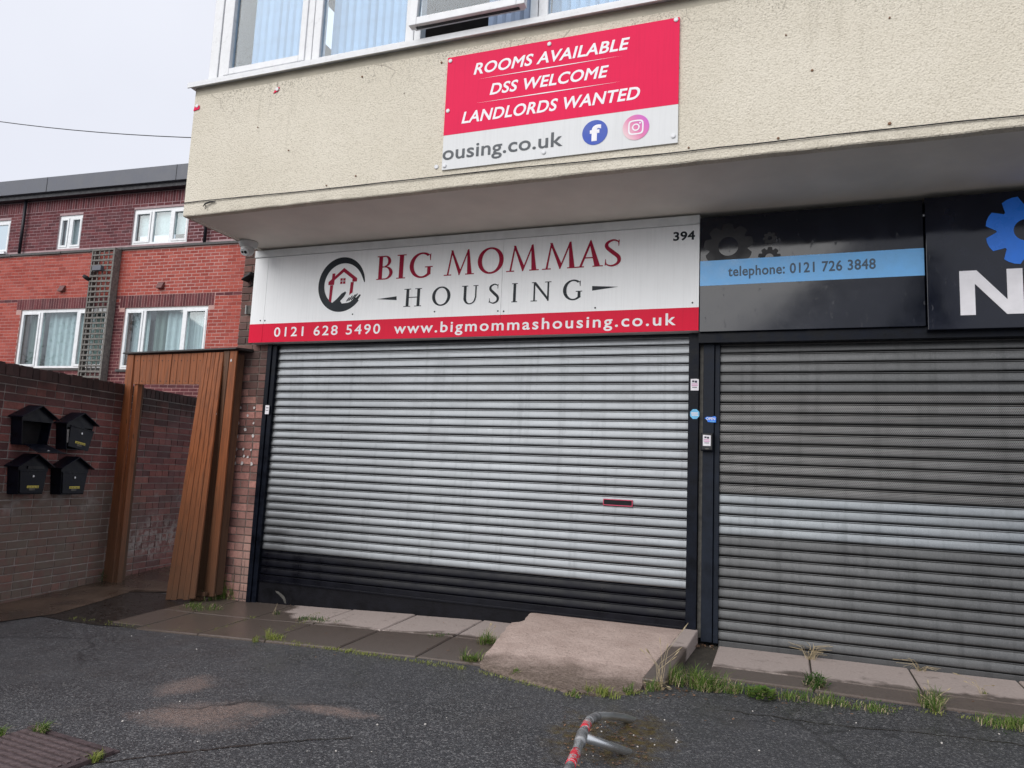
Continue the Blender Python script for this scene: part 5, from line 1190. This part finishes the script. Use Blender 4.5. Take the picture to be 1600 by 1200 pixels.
tuft('weed', (158, 909), 50, .05, .12, 'g3', 'dark green weed at the foot of the gateway post', 'weed', extra=lambda t, p, r: (leaves(t, p, r, 70, .09, .13), stalks(t, p+Vector((-.1, -.05, 0)), r, 2, .22, 1.3, seed=False)))
tuft('weed', (497, 972), 330, .15, .035, 'g3', 'low green weed filling a paving joint before the black plinth', 'weed', lean=.9, sx=1.3, sy=.35)
tuft('grass_tuft', (418, 1002), 220, .09, .07, 'g2', 'yellow green grass tuft where paving meets tarmac', lean=.9)
tuft('weed', (430, 962), 30, .05, .05, 'g3', 'sparse weed with dry stalk near the left guide rail', 'weed', extra=lambda t, p, r: stalks(t, p, r, 2, .12, .2, seed=False))
tuft('weed', (760, 1008), 170, .07, .085, 'g1', 'green weed clump against the upper left edge of the ramp', 'weed', extra=lambda t, p, r: (leaves(t, p, r, 80, .07, .07, 'g1'), stalks(t, p, r, 3, .13, .2)))
tuft('weed', (733, 1036), 150, .06, .07, 'g1', 'green weed clump at the lower left corner of the ramp', 'weed', extra=lambda t, p, r: leaves(t, p, r, 60, .06, .05, 'g1'))
tuft('weed', (680, 996), 90, .10, .03, 'g3', 'thin green growth in the paving joint left of the ramp', 'weed', sx=1.6, sy=.3)
tuft('grass_tuft', (805, 1056), 90, .045, .05, 'g1', 'small green tuft at the ramp foot where it curves', lean=.8)
tuft('grass_tuft', (895, 1089), 60, .04, .04, 'g1', 'tiny green tuft in front of the ramp above the bent barrier', lean=.8)
tuft('grass_tuft', (940, 1087), 150, .09, .055, 'g2', 'pale yellow grass along the foot of the ramp', lean=1., sx=1.5, sy=.4)
tuft('grass_tuft', (977, 1084), 90, .04, .06, 'g1', 'green tuft beside pale yellow grass at the ramp foot', lean=.7)
tuft('weed', (1028, 1078), 120, .07, .08, 'g1', 'tall dry seeded weed growing at the ramp\'s kerb end', 'weed', extra=lambda t, p, r: (stalks(t, p, r, 9, .36, .45), leaves(t, p, r, 60, .08, .06, 'straw')))
tuft('grass_tuft', (1088, 1073), 700, .14, .085, 'g1', 'thick bright green grass clump right of the ramp kerb', lean=.8, sx=1.3, sy=.5, extra=lambda t, p, r: leaves(t, p, r, 120, .13, .05, 'g1'))
tuft('grass_tuft', (1145, 1084), 260, .10, .06, 'g1', 'green grass between the thick clump and a leafy rosette', lean=.8, sx=1.3, sy=.4, extra=lambda t, p, r: stalks(t, p, r, 3, .12, .5))
tuft('weed', (1190, 1090), 30, .05, .05, 'g1', 'leafy light green rosette weed at the slab edge', 'weed', extra=lambda t, p, r: leaves(t, p, r, 170, .085, .06, 'g1', .019))
tuft('grass_tuft', (1275, 1098), 380, .17, .05, 'g1', 'green grass strip below the overgrown slab joint', lean=.8, sx=1.3, sy=.28)
tuft('weed', (1276, 1075), 220, .07, .08, 'g3', 'feathery green weed growing up a slab joint under straw', 'weed', lean=.8, sx=.6, sy=1.6, extra=lambda t, p, r: leaves(t, p, r, 90, .08, .09, 'g3'))
tuft('dry_weed', (1268, 1033), 20, .03, .05, 'straw', 'bleached straw weed under the grey shutter', 'weed', extra=lambda t, p, r: stalks(t, p, r, 26, .17, 1.0, seed=False))
tuft('dry_weed', (1440, 1051), 14, .03, .03, 'straw', 'flattened straw weed under the grey shutter, above a grassy slab joint', 'weed', extra=lambda t, p, r: stalks(t, p, r, 16, .12, 1.5, seed=False))
tuft('grass_tuft', (1365, 1110), 230, .15, .04, 'g1', 'short grass strip ending at pale grit, between two slab joints', lean=.8, sx=1.2, sy=.28)
tuft('weed', (1462, 1108), 240, .08, .085, 'g1', 'green and straw weed clump in the far slab joint', 'weed', lean=.8, sx=.8, sy=1.2, extra=lambda t, p, r: stalks(t, p, r, 9, .13, .6))
tuft('grass_tuft', (1580, 1137), 520, .18, .055, 'g1', 'dense green grass strip at the slab edge past the straw weed clump', lean=.8, sx=1.3, sy=.3)
tuft('weed', (1540, 1088), 10, .02, .04, 'g2', 'small pale sprig growing on the slab past the far joint', 'weed', extra=lambda t, p, r: stalks(t, p, r, 5, .14, .8))
tuft('grass_tuft', (67, 1145), 130, .035, .05, 'g1', 'bright tuft on the rear edge of the drain cover', lean=.9)
tuft('grass_tuft', (150, 1188), 110, .035, .055, 'g2', 'yellowish tuft at the frame corner of the drain cover', lean=.9)
tuft('grass_tuft', (-2, 1152), 90, .03, .045, 'g1', 'green tuft beside the drain cover at its far end', lean=.9)
# thin grass along the tarmac edge, grit and dead leaves
b = MB(); rr = random.Random(21)
for i in range(260):
    t = rr.random(); x = 420+t*310; y = 1001+t*46+rr.uniform(-2, 2); p = pG(x, y); blades(b, (p.x, p.y, .008), rr.choice((1, 2, 4)), .02, .028, .002, .9, rr)
for i in range(140):
    t = rr.random(); x = 110+t*280; y = 968+t*30+rr.uniform(-3, 3); p = pG(x, y); blades(b, (p.x, p.y, .008), rr.choice((1, 2)), .02, .022, .002, .9, rr)
for (xa, ya, xb, yb) in ((330, 990, 396, 966), (437, 995, 500, 958), (1090, 1068, 1600, 1135), (742, 1050, 870, 1082), (880, 1088, 1010, 1085)):
    for i in range(120): t = rr.random(); p = pG(xa+(xb-xa)*t+rr.uniform(-3, 3), ya+(yb-ya)*t+rr.uniform(-2, 2)); blades(b, (p.x, p.y, .01), rr.choice((1, 2)), .015, .022, .0018, .9, rr)
stuff(mk('edge_grass', b, M['g2'])); bpy.data.objects['edge_grass']['label'] = 'thin yellow grass along slab edges and joints'; bpy.data.objects['edge_grass']['category'] = 'grass'
b = MB(); b2 = MB()
for i in range(420):
    k = rr.random()
    if k < .35: p = pG(rr.uniform(880, 1010), rr.uniform(1120, 1199)) 
    elif k < .6: p = pG(rr.uniform(995, 1090), rr.uniform(1060, 1092))
    elif k < .72: p = Vector((rr.uniform(-.6, -.46), rr.uniform(-.16, -.05), 0))
    elif k < .85: p = pG(1060+rr.random()*540, 1075+rr.random()*60)
    else: p = pG(390+rr.random()*360, 944+rr.random()*90)
    s_ = rr.uniform(.004, .014); a = rr.uniform(0, 6.28); z_ = gz(p.x, p.y)+(.022 if k >= .6 else .006); q = Vector((p.x, p.y, z_)); u = Vector((math.cos(a), math.sin(a), rr.uniform(-.2, .3)))*s_; v = Vector((-math.sin(a), math.cos(a), rr.uniform(-.2, .2)))*s_*.5
    b.face([q-u, q-v, q+u, q+v])
lt = stuff(mk('leaf_litter', b, M['litter'])); lt['label'] = 'dry leaf fragments scattered round ramp and barrier'; lt['category'] = 'litter'
for i in range(70):
    p = pG(rr.uniform(150, 1590), rr.uniform(990, 1195)); 
    if i < 14: p = pG(rr.uniform(900, 1080), rr.uniform(1120, 1190))
    s_ = rr.uniform(.002, .0065); z_ = gz(p.x, p.y)+s_*.5
    b2.lathe((p.x, p.y, z_), (rr.uniform(-.3, .3), rr.uniform(-.3, .3), 1), [(-s_*.6, s_*.5), (0, s_), (s_*.5, s_*.6), (s_*.6, 0)], 6)
gr = stuff(mk('grit', b2, M['pebble'])); gr['label'] = 'pale grit and pebbles scattered over the tarmac'; gr['category'] = 'grit'

# ================================================================== TREES ACROSS THE STREET (seen mirrored in the glass and the black sign)
def tree(x, y, h, r, label, seed):
    rr = random.Random(seed); z0 = gz(x, y); t = thing('street_tree', (x, y, z0), label, 'tree'); b = MB(); top = Vector((x+rr.uniform(-.3, .3), y, z0+h*.75))
    b.tube([(x, y, z0-.1), (x+.05, y, z0+h*.3), (x-.05, y+.1, z0+h*.55), top], [.18, .14, .1, .03], 8); cl = []
    for i in range(26):
        a = rr.uniform(0, 6.283); q = rr.uniform(.25, 1)*r; zz_ = z0+h*rr.uniform(.38, 1.0); k = 1-abs((zz_-z0)/h-.62)*1.5; e = Vector((x+q*math.cos(a)*k, y+q*math.sin(a)*k, zz_)); s_ = Vector((x, y, z0+h*rr.uniform(.3, .6)))
        b.tube([s_, s_.lerp(e, .5)+Vector((0, 0, .15)), e], [.05, .03, .012], 5); cl.append((e, rr.uniform(.4, .9)*r*.42))
    mk('trunk', b, M['bark'], t, True); c = MB()
    for e, q in cl:
        for _ in range(170):
            d = Vector((rr.gauss(0, 1), rr.gauss(0, 1), rr.gauss(0, .8))); d = d.normalized()*q*rr.random()**.4; p = e+d; u = Vector((rr.uniform(-1, 1), rr.uniform(-1, 1), rr.uniform(-1, 1))).normalized(); v = u.orthogonal().normalized(); s_ = rr.uniform(.05, .1)
            c.face([p-u*s_, p-v*s_*.5, p+u*s_, p+v*s_*.5])
    mk('crown', c, M['tree'], t)
tree(4.15, -20, 8.9, 1.2, 'slim street tree mirrored in the black panel beside the big letter', 3)
tree(-29, -9, 8.5, 3.0, 'broad street tree mirrored in the apartment block windows', 5)
